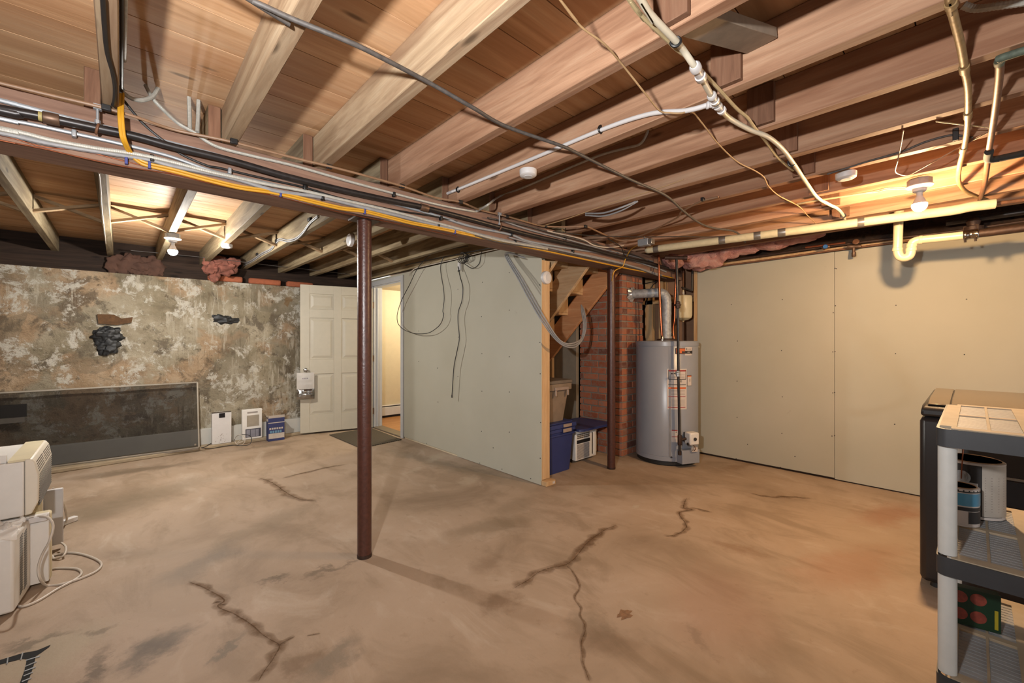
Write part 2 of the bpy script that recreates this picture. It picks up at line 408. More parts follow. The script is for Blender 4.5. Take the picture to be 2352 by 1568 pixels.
def floor_mat():
    k = NT('stained_concrete'); c = k.coord()
    a = k.noise(c, 1.2, 6, .6, .5); b = k.noise(k.coord((1.4, .6, 1)), 2.6, 7, .65, .8); f = k.noise(c, 55, 6, .7); g = k.noise(c, 14, 6, .7)
    col = k.ramp(a, [(.3, S(158, 135, 112)), (.46, S(189, 165, 141)), (.6, S(199, 175, 152)), (.74, S(214, 194, 173))])
    col = k.mix(k.ramp(b, [(.52, 0.0), (.66, .6)]), col, S(158, 136, 112))
    col = k.mix(k.ramp(b, [(.28, .45), (.42, 0.0)]), col, S(226, 208, 188))
    geo = k.n('ShaderNodeNewGeometry')
    dn = k.n('ShaderNodeTexNoise'); k.set(dn, Scale=4.5, Detail=6, Roughness=.7); k.l(c, dn.inputs['Vector'])
    ad = k.n('ShaderNodeVectorMath', operation='MULTIPLY_ADD'); k.l(dn.outputs['Color'], ad.inputs[0]); ad.inputs[1].default_value = (.34, .34, 0); k.l(c, ad.inputs[2])
    for x, y, rx, ry, an, cc, st in BL:
        mp = k.n('ShaderNodeMapping', vector_type='TEXTURE'); mp.inputs['Location'].default_value = (x + .17, y + .17, 0)
        mp.inputs['Rotation'].default_value = (0, 0, an); mp.inputs['Scale'].default_value = (rx, ry, 1); k.l(ad.outputs[0], mp.inputs['Vector'])
        ln = k.n('ShaderNodeVectorMath', operation='LENGTH'); k.l(mp.outputs[0], ln.inputs[0])
        fc = k.math('MULTIPLY', k.ramp(ln.outputs['Value'], [(.35, 1.0), (1.0, 0.0)]), st)
        col = k.mix(fc, col, cc)
    col = k.mix(k.ramp(g, [(.30, .35), (.40, 0.0)]), col, S(150, 124, 100))
    col = k.mix(k.ramp(f, [(.24, .5), (.33, 0.0)]), col, S(88, 68, 52))
    k.color(col); k.bump(k.math('ADD', g, k.math('MULTIPLY', f, .6)), .22, .008); return k.fin(.62, 0, .3)
M['floor'] = floor_mat()
def crackmat(name, c, alpha):
    k = NT(name); k.color(c); k.fin(.9, 0, .1)
    nz = k.noise(k.coord(), 26, 6, .75); tr = k.n('ShaderNodeBsdfTransparent'); mx = k.n('ShaderNodeMixShader')
    fa = k.n('ShaderNodeAttribute', attribute_name='fade'); k.l(k.math('MULTIPLY', k.ramp(nz, [(.30, .15), (.58, alpha)]), k.math('POWER', fa.outputs['Fac'], .7)), mx.inputs[0]); k.l(tr.outputs[0], mx.inputs[1]); k.l(k.b.outputs[0], mx.inputs[2]); k.l(mx.outputs[0], k.out.inputs[0])
    return k.m
M['crack'] = crackmat('floor_crack', S(118, 90, 64), .9)
M['crackwide'] = crackmat('damp_crack_stain', S(138, 106, 78), .6)
def brick():
    k = NT('chimney_brick'); geo = k.n('ShaderNodeNewGeometry'); c = k.coord()
    col = k.ramp(geo.outputs['Random Per Island'], [(0, S(146, 86, 66)), (.3, S(184, 108, 78)), (.7, S(204, 130, 98)), (.9, S(150, 104, 88)), (1, S(124, 82, 72))])
    nz = k.noise(c, 18, 7, .7)
    col = k.mix(k.ramp(nz, [(.46, 0.0), (.64, .7)]), col, S(158, 140, 126))
    col = k.mix(k.ramp(nz, [(.26, .6), (.38, 0.0)]), col, S(60, 42, 36))
    k.color(col); k.bump(nz, .5, .006); return k.fin(.9, 0, .15)
M['brick'] = brick()
M['mortar'] = plain('mortar', S(160, 150, 134), .95, 0, .2, 20, .5)
M['oldparge'] = plain('grey_parging', S(150, 138, 120), .9, 0, .14, 5, .2)
M['foamorange'] = plain('orange_block', S(178, 100, 66), .85, 0, .18, 22, .4)
M['mat'] = None
def mesh_mat():
    k = NT('insect_mesh'); k.color(S(34, 29, 25)); k.fin(.6, 0, .2)
    tr = k.n('ShaderNodeBsdfTransparent'); mx = k.n('ShaderNodeMixShader'); mx.inputs[0].default_value = .6
    k.l(tr.outputs[0], mx.inputs[1]); k.l(k.b.outputs[0], mx.inputs[2]); k.l(mx.outputs[0], k.out.inputs[0]); return k.m
M['mesh'] = mesh_mat()
def rib():
    k = NT('ribbed_rubber_mat'); w = k.n('ShaderNodeTexWave', wave_type='BANDS'); k.set(w, Scale=16.0); k.l(k.coord((1, 1, 1), (0, 0, .8)), w.inputs['Vector'])
    col = k.ramp(w.outputs['Fac'], [(.3, S(58, 48, 36)), (.7, S(104, 92, 72))]); k.color(col); k.bump(w.outputs['Fac'], .5, .006); return k.fin(.8)
M['mat'] = rib()
def film():
    k = NT('clear_plastic_film'); k.color((.75, .72, .68)); k.fin(.22, 0, .6)
    tr = k.n('ShaderNodeBsdfTransparent'); mx = k.n('ShaderNodeMixShader'); mx.inputs[0].default_value = .45
    k.l(tr.outputs[0], mx.inputs[1]); k.l(k.b.outputs[0], mx.inputs[2]); k.l(mx.outputs[0], k.out.inputs[0]); return k.m
M['film'] = film()
def emit(name, c, s):
    k = NT(name); e = k.n('ShaderNodeEmission'); e.inputs[0].default_value = (*c, 1); e.inputs[1].default_value = s; k.l(e.outputs[0], k.out.inputs[0]); return k.m
M['hallfloor'] = wood('hall_oak_floor', S(176, 118, 68), S(206, 148, 92), S(222, 168, 112), 'x', .8, .4, knots=False)

# ---------------------------------------------------------------- setting
ZJ, ZS = 2.2, 2.385          # joist underside, subfloor underside
YW = 6.28                    # far stone wall
XR = 4.82                    # right drywall
XG = 2.73                    # partition drywall
m = MB().box(-3.2, 6.4, -3, 6.8, -.1, 0)
floor = m.build('floor', M['floor'], kind='structure', label='stained and cracked brown concrete basement floor', cat='floor')
def ribbon(pts, ws, z, mat, name, lab):
    P = curve([onz(x, y, z) for x, y in pts], 10); n = len(P); vs = []; fs = []
    for i, p in enumerate(P):
        t = (P[min(i + 1, n - 1)] - P[max(i - 1, 0)]).normalized(); sd = V((-t.y, t.x, 0))
        w = ws * (.55 + .9 * abs(noise.noise(p * 9))) * (1 if 1 < i < n - 2 else .3)
        j = sd * ws * .8 * noise.noise(p * 14 + V((5, 5, 0)))
        vs += [p + j + sd * w, p + j, p + j - sd * w]
    for i in range(n - 1): fs += [(3 * i, 3 * i + 1, 3 * i + 4, 3 * i + 3), (3 * i + 1, 3 * i + 2, 3 * i + 5, 3 * i + 4)]
    ob = MB().add(vs, fs).build(name, mat, floor, label=lab, smooth=False)
    at = ob.data.attributes.new('fade', 'FLOAT', 'POINT'); at.data.foreach_set('value', [0.0 if (k % 3) != 1 else min(1.0, (k // 3) / 6, (n - 1 - k // 3) / 6) for k in range(3 * n)])
    return ob
CR = [([(1420, 1204), (1390, 1216), (1350, 1245), (1325, 1276), (1300, 1296), (1262, 1304), (1240, 1312), (1215, 1330), (1178, 1352)], .006, .035),
      ([(1300, 1296), (1322, 1322), (1330, 1350), (1320, 1374), (1332, 1395), (1336, 1420), (1345, 1445), (1336, 1470), (1337, 1505), (1345, 1540), (1355, 1568)], .0022, .012),
      ([(1578, 1140), (1570, 1165), (1588, 1170), (1560, 1178), (1573, 1200), (1576, 1210), (1556, 1226), (1525, 1232)], .008, .03),
      ([(1584, 1166), (1605, 1168), (1640, 1178)], .005, .02),
      ([(430, 1334), (470, 1350), (515, 1376), (500, 1392), (535, 1408), (575, 1432), (610, 1462), (640, 1480), (632, 1505), (610, 1535), (592, 1568)], .006, .03),
      ([(632, 1486), (660, 1470), (680, 1460)], .005, .02),
      ([(700, 1462), (740, 1452)], .006, .01),
      ([(592, 1096), (625, 1108), (660, 1132), (690, 1146), (730, 1150)], .008, .05),
      ([(640, 1100), (720, 1080), (800, 1064)], .006, .035),
      ([(1720, 1132), (1765, 1140), (1810, 1140), (1870, 1146)], .006, .03)]
for pts, a, b in CR:
    ribbon(pts, b * 1.25, .0008, M['crackwide'], 'crack_stain', 'damp brown stain along a floor crack')
    ribbon(pts, a * .6, .0014, M['crack'], 'crack', 'dark crack in the floor')
for (px, py, w) in ((1435, 1410, .04), (1460, 1163, .035)):
    p = onz(px, py, .001); vs = [p + V((math.cos(k * PI / 8) * w * (1 + .4 * math.sin(3 * k)), math.sin(k * PI / 8) * w * .7 * (1 + .3 * math.cos(2 * k)), 0)) for k in range(16)]
    MB().add(vs, [tuple(range(16))]).build('stain_spot', plain('rust_spot', S(150, 112, 80), .9, 0, .3, 40) if py > 1300 else plain('pale_spot', S(206, 188, 166), .9), floor)
# subfloor boards
m = MB(); y = -3.06; k = 0
while y < 6.7:
    w = .2; xa = -3.2
    m.box(-3.2, 6.4, y + .002, y + w - .002, ZS, ZS + .02); y += w
m.box(-3.2, 6.4, -3, 6.8, ZS + .021, ZS + .05)  # backing sheet added above the boards to keep world light out of the gaps
m.build('ceiling', M['sub'], kind='structure', label='orange-tan board subfloor seen between the joists overhead', cat='ceiling', smooth=False)
# far stone wall, a rough displaced sheet on a solid backing
def rough_wall(name, p0, ux, L, Hh, nrm, back, lab):
    m = MB(); nx, nz = int(L / .045), int(Hh / .045); vs = []; fs = []
    for j in range(nz + 1):
        for i in range(nx + 1):
            p = V(p0) + V(ux) * (L * i / nx) + V((0, 0, Hh * j / nz))
            d = .022 * noise.noise(p * 2.2) + .012 * noise.noise(p * 6) + .006 * noise.noise(p * 15)
            vs.append(p + V(nrm) * d)
    for j in range(nz):
        for i in range(nx):
            a = j * (nx + 1) + i; fs.append((a, a + 1, a + nx + 2, a + nx + 1))
    m.add(vs, fs); m.box(*back)
    return m.build(name, M['stone'], kind='structure', label=lab, cat='wall')
wb = rough_wall('wall_back', (-3.0, YW, -.02), (1, 0, 0), 5.86, 2.03, (0, -1, 0), (-3.1, 2.86, YW + .05, YW + .4, -.05, 2.0), 'rough grey and brown parged stone foundation wall with white lime bloom')
wl = rough_wall('wall_left', (-3.0, -3.0, -.02), (0, 1, 0), 9.3, 2.03, (1, 0, 0), (-3.4, -3.05, -3, YW + .4, -.05, 2.0), 'rough stone foundation wall on the far left side')
p = ony(262, 733, YW - .03)
MB().prism([(p.x - .13, YW - .035, p.z + .05), (p.x - .12, YW - .035, p.z - .05), (p.x + .02, YW - .035, p.z - .06), (p.x + .14, YW - .035, p.z - .03), (p.x + .15, YW - .035, p.z + .03), (p.x + .06, YW - .035, p.z + .01), (p.x + .0, YW - .035, p.z + .05)][::-1], (0, .03, 0)).build('exposed_stone', plain('brown_stone', S(96, 66, 36), .9, 0, .3, 30, .6), wb, label='brown patch of bare stone')
# concrete curb and white painted band
m = MB(); cv = [(-3.0, 5.72), (-.48, 5.99), (.66, 6.085), (1.85, 6.2), (2.72, 6.24)]
poly = [(x, y, 0) for x, y in cv] + [(2.72, YW + .05, 0), (-3.0, YW + .05, 0)]
m.prism(poly, (0, 0, .04)).build('trim_1', plain('pale_curb_concrete', S(176, 158, 130), .8, 0, .12, 10, .2), kind='structure', bevel=.008, label='low pale concrete curb along the foot of the stone wall', cat='curb')
MB().box(-3.0, 2.72, YW - .05, YW + .03, .03, .225).build('baseboard_back', plain('chalky_white_paint', S(214, 212, 204), .7, 0, .05, 6), kind='structure', bevel=.004, label='white painted band at the foot of the stone wall', cat='baseboard')
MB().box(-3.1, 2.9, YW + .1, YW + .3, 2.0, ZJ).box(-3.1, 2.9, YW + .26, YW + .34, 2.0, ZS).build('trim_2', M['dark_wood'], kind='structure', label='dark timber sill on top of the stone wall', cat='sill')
def screws(m, pts, axis, at, r=.0045, mi=1):
    for a, z in pts:
        if axis == 'x': m.lathe([(r, 0), (r, .003)], (at, a, z), (-1, 0, 0), 8, mi)
        else: m.lathe([(r, 0), (r, .003)], (a, at, z), (0, -1, 0), 8, mi)
# right wall of green board: two sheets with a seam
m = MB()
m.box(XR, XR + .013, .871, 2.13, .022, 2.095); m.box(XR, XR + .013, -.36, .868, .012, 2.095); m.box(XR, XR + .013, -3, -.363, .012, 2.095)
m.box(XR + .014, XR + .1, -3, 2.10, 0, 2.09, 2)
pts = [(1680, 699), (1797, 688), (1918, 616), (1921, 617), (1919, 702), (1914, 718), (2058, 701), (2220, 687), (1694, 783), (1795, 805), (1913, 808), (1918, 807), (2057, 812), (2215, 814), (1693, 875), (1797, 911), (1913, 902), (1917, 901), (2055, 974), (1693, 958), (1796, 995), (1691, 1053), (1793, 1073), (2051, 1127), (1911, 1001), (1917, 1000), (1826, 1048), (1717, 1020)]
screws(m, [(q.y, q.z) for q in (onx(a, b, XR) for a, b in pts)], 'x', XR)
m.build('wall_right', [M['green'], M['black_dot'], M['dark_wood']], kind='structure', label='pale green drywall on the right with a vertical seam and dark screw heads', cat='wall', smooth=False)
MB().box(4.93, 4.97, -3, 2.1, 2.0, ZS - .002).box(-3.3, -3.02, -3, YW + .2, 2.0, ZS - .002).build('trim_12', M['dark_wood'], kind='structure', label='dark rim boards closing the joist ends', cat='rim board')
MB().box(XR - .004, XR + .09, 2.133, 2.17, 0, 2.12).box(XR + .0, XR + .09, -3, 2.13, 2.098, 2.135).build('trim_3', M['new'], kind='structure', label='bare wood framing along the top and edge of the right drywall', cat='framing')
# nook behind the heater
m = MB().box(4.98, 5.05, 2.1, 6.6, 0, ZS, 0)
m.build('wall_nook', M['ply'], kind='structure', label='plywood back of the utility nook behind the water heater', cat='wall')
# partition
m = MB(); YE = 2.59; d0, d1 = 5.13, 5.98
m.box(XG, XG + .013, YE, 3.86, .005, 2.168); m.box(XG + .003, XG + .013, 3.863, d0, .02, 2.168); m.box(XG + .003, XG + .013, d0, d1, 2.07, 2.168); m.box(XG + .003, XG + .013, d1, YW + .03, .02, 2.168)
pts = [(1108, 648), (1170, 626), (1170, 712), (1106, 727), (1107, 812), (1170, 819), (1107, 898), (1170, 900), (1106, 990), (1170, 992), (1052, 664), (1053, 716), (1052, 864), (1053, 774), (1005, 845), (1006, 923), (1240, 654), (1240, 786), (1241, 858), (1242, 970), (1241, 1052), (1102, 1063), (1153, 1077), (1219, 1099), (1133, 1028), (979, 1018), (962, 830), (962, 760)]
screws(m, [(q.y, q.z) for q in (onx(a, b, XG) for a, b in pts)], 'x', XG)
m.box(XG + .014, XG + .105, YE + .05, d0, 0, 2.168, 2); m.box(XG + .014, XG + .105, d1, YW, 0, 2.168, 2); m.box(XG + .014, XG + .105, d0, d1, 2.07, 2.168, 2)
pw = m.build('wall_partition', [M['green'], M['black_dot'], M['hall_paint']], kind='structure', label='pale green drywall partition in the middle with a doorway at its far end', cat='wall', smooth=False)
MB().box(XG + .014, XG + .115, YE + .002, YE + .04, .045, 1.995).build('end_stud', M['new'], pw, bevel=.002, label='bare pine end stud')
MB().box(XG + .004, XG + .125, YE - .06, YE + .04, .002, .042).build('bottom_plate', M['new'], pw, bevel=.002, label='bare pine bottom plate end')
MB().box(XG + .085, XG + .115, YE - .0615, YE - .06, .012, .032).build('stamp', M['paper'], pw)
# casing and jamb
m = MB(); cw = .065
m.box(XG - .014, XG + .003, d0 - cw + .0, d0 + .003, 0, 2.075 + cw); m.box(XG - .014, XG + .003, d0, d1 + cw, 2.075, 2.075 + cw); m.box(XG - .014, XG + .003, d1, d1 + cw, 0, 2.075)
m.box(XG + .001, XG + .13, d0 + .0, d0 + .018, 0, 2.075); m.box(XG + .001, XG + .13, d1 - .018, d1, 0, 2.075); m.box(XG + .001, XG + .13, d0, d1, 2.057, 2.075)
m.box(XG + .05, XG + .07, d0 + .018, d0 + .03, 0, 2.05); m.box(XG + .05, XG + .07, d1 - .03, d1 - .018, 0, 2.05)
m.build('trim_4', M['white_paint'], kind='structure', bevel=.003, label='white painted casing around the doorway', cat='door casing')
MB().box(XG - .01, XG + .14, d0, d1, .0, .018).build('trim_5', plain('metal_threshold', S(150, 136, 116), .5, .4), kind='structure', bevel=.004, label='worn threshold strip in the doorway', cat='threshold')
# hall beyond
MB().box(XG + .14, 4.97, 4.76, 6.62, .001, .014).build('floor_hall', M['hallfloor'], kind='structure', label='orange wood floor of the lit hall beyond the doorway', cat='floor', smooth=False)
MB().box(XG - .4, 4.97, 6.6, 6.68, 0, 2.2).box(4.9, 4.97, 3.8, 6.6, 0, 2.15).build('wall_hall', M['hall_paint'], kind='structure', label='cream wall of the lit hall beyond the doorway', cat='wall')
MB().box(XG + .11, 4.97, 4.72, 6.62, 2.12, 2.15).build('ceiling_hall', M['hall_paint'], kind='structure', label='cream ceiling of the hall beyond the doorway', cat='ceiling')
bh = thing('baseboard_heater', (3.6, 6.55, .014), 'white baseboard heater along the hall wall seen through the doorway', 'heater')
MB().box(XG + .15, 4.85, 6.54, 6.598, .05, .185).box(XG + .15, 4.85, 6.555, 6.598, .2, .215).build('cover', M['whiteplastic'], bh, bevel=.004)
MB().box(XG + .15, 4.85, 6.57, 6.598, .014, .2).build('fins', M['ink'], bh)
# open six panel door
def six_panel():
    hx, hy = XG - .02, 5.965; fx, fy = 1.79, 6.19
    ux = V((fx - hx, fy - hy, 0)); W = ux.length; ux.normalize(); nn = V((ux.y, -ux.x, 0))
    if nn.y > 0: nn = -nn
    o = V((hx, hy, .022)); T = .035; Hd = 2.02
    m = MB()
    def bx(a0, a1, z0, z1, t0, t1, mi=0):
        c = o + ux * ((a0 + a1) / 2) + V((0, 0, (z0 + z1) / 2)) + nn * ((t0 + t1) / 2)
        m.obox(c, ux * (a1 - a0) / 2, nn * (t1 - t0) / 2, V((0, 0, (z1 - z0) / 2)), mi)
    st = .115; mid = .1; cols = [(st, W / 2 - mid / 2), (W / 2 + mid / 2, W - st)]
    rows = [(.24, .80), (1.0, 1.57), (1.69, 1.9)]
    for a, b in ((0, st), (W - st, W), (W / 2 - mid / 2, W / 2 + mid / 2)): bx(a, b, 0, Hd, -T / 2, T / 2)
    zz = [0] + [q for r in rows for q in r] + [Hd]
    for i in range(0, len(zz), 2):
        for a, b in cols: bx(a, b, zz[i], zz[i + 1], -T / 2, T / 2)
    for r in rows:
        for a, b in cols:
            bx(a, b, r[0], r[1], -T / 2 + .010, T / 2 - .010)
            for sg in (1, -1):
                i0, i1 = .018, .05; base = T / 2 - .010; top = T / 2 - .003
                def q(u, z, t): return o + ux * u + V((0, 0, z)) + nn * (t * sg)
                A = [q(a + i0, r[0] + i0, base), q(b - i0, r[0] + i0, base), q(b - i0, r[1] - i0, base), q(a + i0, r[1] - i0, base)]
                B = [q(a + i1, r[0] + i1, top), q(b - i1, r[0] + i1, top), q(b - i1, r[1] - i1, top), q(a + i1, r[1] - i1, top)]
                m.add(A + B, [(4, 5, 6, 7), (0, 1, 5, 4), (1, 2, 6, 5), (2, 3, 7, 6), (3, 0, 4, 7)])
    d = m.build('door_1', M['cream_paint'], kind='structure', bevel=.003, label='cream six panel door standing open against the stone wall', cat='door', smooth=False)
    kp = o + ux * (W - .065) + V((0, 0, .86)) + nn * (T / 2)
    MB().lathe([(.028, 0), (.028, .006), (.012, .012), (.012, .03), (.026, .042), (.027, .055), (.018, .066), (0, .068)], kp, nn, 20).build('door_knob', M['chrome'], d, label='chrome round door knob')
    for z in (.25, 1.02, 1.8): MB().box(XG - .03, XG - .003, 5.952, 5.99, z - .045, z + .045).build('hinge', M['brass'], d, label='bronze butt hinge')
    return o, ux, nn, W, T
DO, DU, DN, DW, DT = six_panel()
# ---------------------------------------------------------------- beam, joists, posts
bm = MB().box(-3.2, 4.95, 2.37, 2.55, 2.0, 2.2)
bm.build('main_beam', M['beam'], bevel=.004, label='long brown timber main beam crossing the room with pipes and cables on its face', cat='beam')
ORD = ['first', 'second', 'third', 'fourth', 'fifth', 'sixth', 'seventh', 'eighth', 'ninth', 'tenth', 'eleventh', 'twelfth']
NX = [-.005, .404, .819, 1.253, 1.692, 2.102, 2.50, 2.89, 3.29, 3.68, 4.07, 4.46]
TJ = .05
for i, x in enumerate([-.84, -.42]):
    MB().box(x - TJ, x, -3, 2.54, ZJ + .001, ZS - .001).build('floor_joist', M['joist'], bevel=.003, label=f'rough sawn floor joist past the left edge of the photo, {("outer", "inner")[i]} one', cat='joist', group='joists on the camera side of the beam')
for i, x in enumerate(NX):
    red = i >= 3
    lab = f'rough sawn floor joist on the near side of the beam, {ORD[i]} from the left'
    MB().box(x - TJ, x, -3, 2.54, ZJ + .001, ZS - .001).build('floor_joist', M['joist_red'] if red else M['joist'], bevel=.003, label=lab, cat='joist', group='joists on the camera side of the beam')
FXJ = [x - .055 for x in NX[:7]]
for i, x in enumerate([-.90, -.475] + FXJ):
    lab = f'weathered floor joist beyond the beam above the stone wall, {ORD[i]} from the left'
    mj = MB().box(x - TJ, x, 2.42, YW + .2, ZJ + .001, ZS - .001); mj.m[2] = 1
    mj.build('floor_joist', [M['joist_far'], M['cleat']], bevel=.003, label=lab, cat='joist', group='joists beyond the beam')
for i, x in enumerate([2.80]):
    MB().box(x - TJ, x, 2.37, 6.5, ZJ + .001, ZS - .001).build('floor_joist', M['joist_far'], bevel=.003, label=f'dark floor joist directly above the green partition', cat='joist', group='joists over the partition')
# crossed wooden bridging beyond the beam
prs = [-.90, -.475] + FXJ; kk = 0
for i in range(len(prs) - 1):
    a, b = prs[i], prs[i + 1] - TJ
    for j, (z0, z1) in enumerate(((ZJ + .03, ZS - .03), (ZS - .03, ZJ + .03))):
        y = 4.68 + .05 * j
        MB().bar((a - .003, y, z0), (b + .003, y, z1), .02, .048, (0, 1, 0)).build('bridging_strut', M['strut'], label=f'thin bridging strut {"rising" if j == 0 else "falling"} rightward between {ORD[i]} and {ORD[i+1]} joists beyond the beam', cat='strut', group='crossed bridging beyond the beam')
# solid cleats against the joist faces on the right
for i in range(3, 11):
    x = NX[i] - TJ; y = .55 + .012 * (i - 3)
    MB().box(x - .024, x - .001, y, y + .105, ZJ + .012, ZS - .006).build('joist_cleat', M['cleat'], bevel=.002, label=f'short board nailed upright on the side of the {ORD[i]} near joist', cat='board', group='upright cleats on the joists')
MB().bar((NX[3] + .004, .56, ZJ + .03), (NX[4] - TJ - .004, .5, ZJ + .12), .1, .035).build('bridging_board', plain('grey_board', S(168, 150, 130), .8, 0, .2, 12), bevel=.002, label='grey weathered board slanting between two joists near the white coupling', cat='board')
# orange blocks on the sill
for i, (x0, x1) in enumerate(((.775, 1.135), (1.205, 1.575), (1.65, 1.985))):
    MB().box(x0, x1, YW - .02, YW + .07, 2.012, 2.085).build('sill_block', M['foamorange'], bevel=.018, label=f'orange block lying on top of the stone wall, {("left", "middle", "right")[i]} one of three', cat='block', group='orange blocks on the wall top')
def post(px, py, x, y, r, top, lab):
    t = thing('steel_post', (x, y, 0), lab, 'post')
    MB().lathe([(r, .004), (r, top - .012)], (x, y, 0), (0, 0, 1), 32).build('column', M['post'], t)
    MB().box(x - .075, x + .075, y - .06, y + .06, top - .012, top).build('cap_plate', M['iron'], t, bevel=.002)
    MB().lathe([(r * 1.04, 0), (r * 1.04, .02)], (x, y, 0), (0, 0, 1), 32).build('foot', M['iron'], t)
q = onz(833, 1281, 0); post(0, 0, q.x + .015, 2.45, .0405, 2.0, 'dark red steel post standing in the middle of the floor')
q = onz(1393, 1073, 0); post(0, 0, q.x, 2.46, .0395, 2.0, 'dark red steel post in front of the brick chimney')
# ---------------------------------------------------------------- pipes and cables along the beam
BY = 2.368
def leftrun(P): return [V((-2.9, P[0].y, P[0].z)), V((-1.4, P[0].y, P[0].z))] + P
def onbeam(pts, off):
    P = [ony(x, y, BY - off) for x, y in pts]
    return leftrun(P) if pts[0][0] < 0 else P
# thin bronze tube turning into tan cable, under the joist ends
tp = [(-40, 180), (0, 190.5), (103, 215.4), (224, 243.8), (310, 268), (400, 298), (512, 321), (604, 344), (681, 364), (757, 382), (834, 402), (925.5, 428), (1000, 453.5), (1058, 464), (1101.5, 481.5), (1165, 497), (1232, 516), (1257, 520), (1300, 521), (1344, 520), (1372, 531), (1410, 548), (1436, 551), (1479, 538), (1552, 501.7), (1566, 486), (1609, 463), (1650, 452)]
cable('tan_cable', leftrun([onz(x, y, ZJ - .012) for x, y in tp]), .0065, M['tancable'], 'tan cable strung under the joist ends along the top of the beam')
for i, (x, y) in enumerate(((244, 248), (537, 325), (756, 383), (923, 428), (1058, 464), (1164, 497), (1255, 520), (1345, 520), (1614, 458))):
    c = onz(x, y, ZJ - .012)
    MB().box(c.x - .014, c.x + .014, c.y - .009, c.y + .009, c.z - .01, ZJ - .0005).build('cable_clip', M['black_plastic'], bevel=.002, label=f'small black clip holding the tan cable up to a joist, {ORD[i]} from the left', cat='clip', group='black clips on the tan cable')
# black gas pipe with fittings
gp = [(-45, 243), (0, 250), (89.5, 266), (141, 277), (224, 294.6), (310, 312.7), (400, 337.6), (527.6, 368), (655, 404), (783, 435.6), (910, 463), (971, 475.5), (1078.6, 503), (1155, 523.6), (1231.6, 542.8), (1333.7, 565.7), (1412, 586), (1500, 606), (1560, 624)]
gy = BY - .052
gpts = leftrun([ony(x, y, gy) for x, y in gp])
gas = thing('gas_pipe', gpts[5], 'black iron gas pipe running the whole length of the beam', 'pipe')
cable('run', gpts, .0155, M['black_iron'], None, None, seg=14, parent=gas)
def sleeve(name, pa, pb, r, mat, par, lab=None, y=gy):
    a, b = ony(*pa, y), ony(*pb, y); d = (b - a)
    return MB().lathe([(r * .92, 0), (r, d.length * .08), (r, d.length * .92), (r * .92, d.length)], a, d, 18).build(name, mat, par, label=lab)
sleeve('coupling', (98, 268.5), (137, 276.5), .021, M['brass'], gas, 'bronze coloured pipe coupling')
sleeve('thread', (88, 266), (98, 268.5), .017, plain('pipe_dope', S(190, 174, 110), .6), gas)
sleeve('coupling', (965, 474.5), (983, 479.5), .021, M['brass'], gas, 'scuffed pipe coupling')
for i, (px, py, ptop) in enumerate(((224, 296, 236), (1147, 523, 474))):
    c = ony(px, py, gy); t = thing('pipe_hanger', (c.x, c.y, ZJ), f'bronze pipe hanger with steel rod on the black gas pipe, {("left", "right")[i]} one', 'hanger', 'hangers of the gas pipe')
    MB().lathe([(.0045, 0), (.0045, ZJ - c.z - .012)], (c.x, c.y, c.z + .012), (0, 0, 1), 10).build('rod', M['zinc'], t)
    ring = [(c.x + (.004 * math.sin(g)), c.y + .0185 * math.cos(g), c.z + .0185 * math.sin(g)) for g in [2 * PI * k / 20 for k in range(21)]]
    MB().tube(ring, .0045, 8).build('ring', M['copper_dull'], t)
    MB().lathe([(.009, 0), (.009, .014)], (c.x, c.y, c.z + .02), (0, 0, 1), 6).build('nut', M['zinc'], t)
    MB().box(c.x - .012, c.x + .012, c.y - .01, c.y + .01, ZJ - .02, ZJ - .0005).build('bracket', M['zinc'], t)
# grey conduits and cables on the beam face
ca = [(-45, 219), (0, 230), (95, 255), (172, 275), (290, 303), (400, 330), (520, 362), (600, 388), (655, 410), (757, 434), (859, 457), (903, 467), (1000, 494), (1079, 519), (1170, 538), (1219, 555), (1313, 571), (1410, 586), (1500, 613), (1530, 624)]
cable('grey_conduit', onbeam(ca, .009), .0085, M['emt'], 'grey conduit tucked behind and just under the black gas pipe', 'conduit')
cb = [(-45, 262), (0, 271.4), (86, 288), (172, 306.7), (258, 325.6), (344, 346.3), (400, 361.8), (476, 389), (528, 403), (612, 420), (706, 441), (757, 452), (850, 476), (930, 497), (1053, 528), (1155, 551)]
cable('grey_conduit', onbeam(cb, .009), .0075, M['zinc'], 'shiny zinc conduit below the black gas pipe on the left of the beam', 'conduit')
cc = [(-45, 287), (0, 294), (52, 305), (120, 322), (215, 339.4), (275, 348), (327, 356.6), (400, 373), (476, 393), (540, 407), (614, 423), (706, 440), (783, 458), (885, 481), (976, 504.5), (1053, 525), (1089, 536), (1155, 553), (1257, 571)]
flex('flexible_conduit', onbeam(cc, .021), .0085, M['flex'], 'ribbed flexible steel conduit running low along the beam face', group='ribbed conduits')
cd = [(-45, 295), (0, 303), (86, 324), (172, 339.4), (258, 353), (344, 367), (400, 382), (528, 407.6), (604, 430.5), (645, 440.7), (739, 453.5), (834, 476.4), (910, 494.3), (1002, 517), (1079, 533), (1181, 556), (1257, 568), (1313, 580), (1410, 601), (1461, 614), (1520, 632)]
cable('grey_cable', onbeam(cd, .011), .0095, M['greycable'], 'thick grey cable just above the yellow cable on the beam')
ce = [(275.5, 212), (274, 257), (277, 300), (282, 322), (296, 350), (318.6, 372), (342.7, 382), (400, 395), (476.5, 415), (553, 433), (629.6, 444), (706, 462), (782.6, 480), (836, 487), (910, 505), (951, 515), (1040, 532), (1155, 557), (1257, 577), (1359, 599), (1436, 615.5), (1500, 628), (1545, 638)]
yo = [(.034 if i < 3 else .022 if i < 5 else .008) for i in range(len(ce))]
Y1 = [ony(x, y, BY - o - (.05 if 1 <= i <= 3 else 0)) for i, ((x, y), o) in enumerate(zip(ce, yo))]
cable('yellow_cable', Y1, .0062, M['yellow'], 'bright yellow cable dropping from the left joist and along the lower edge of the beam')
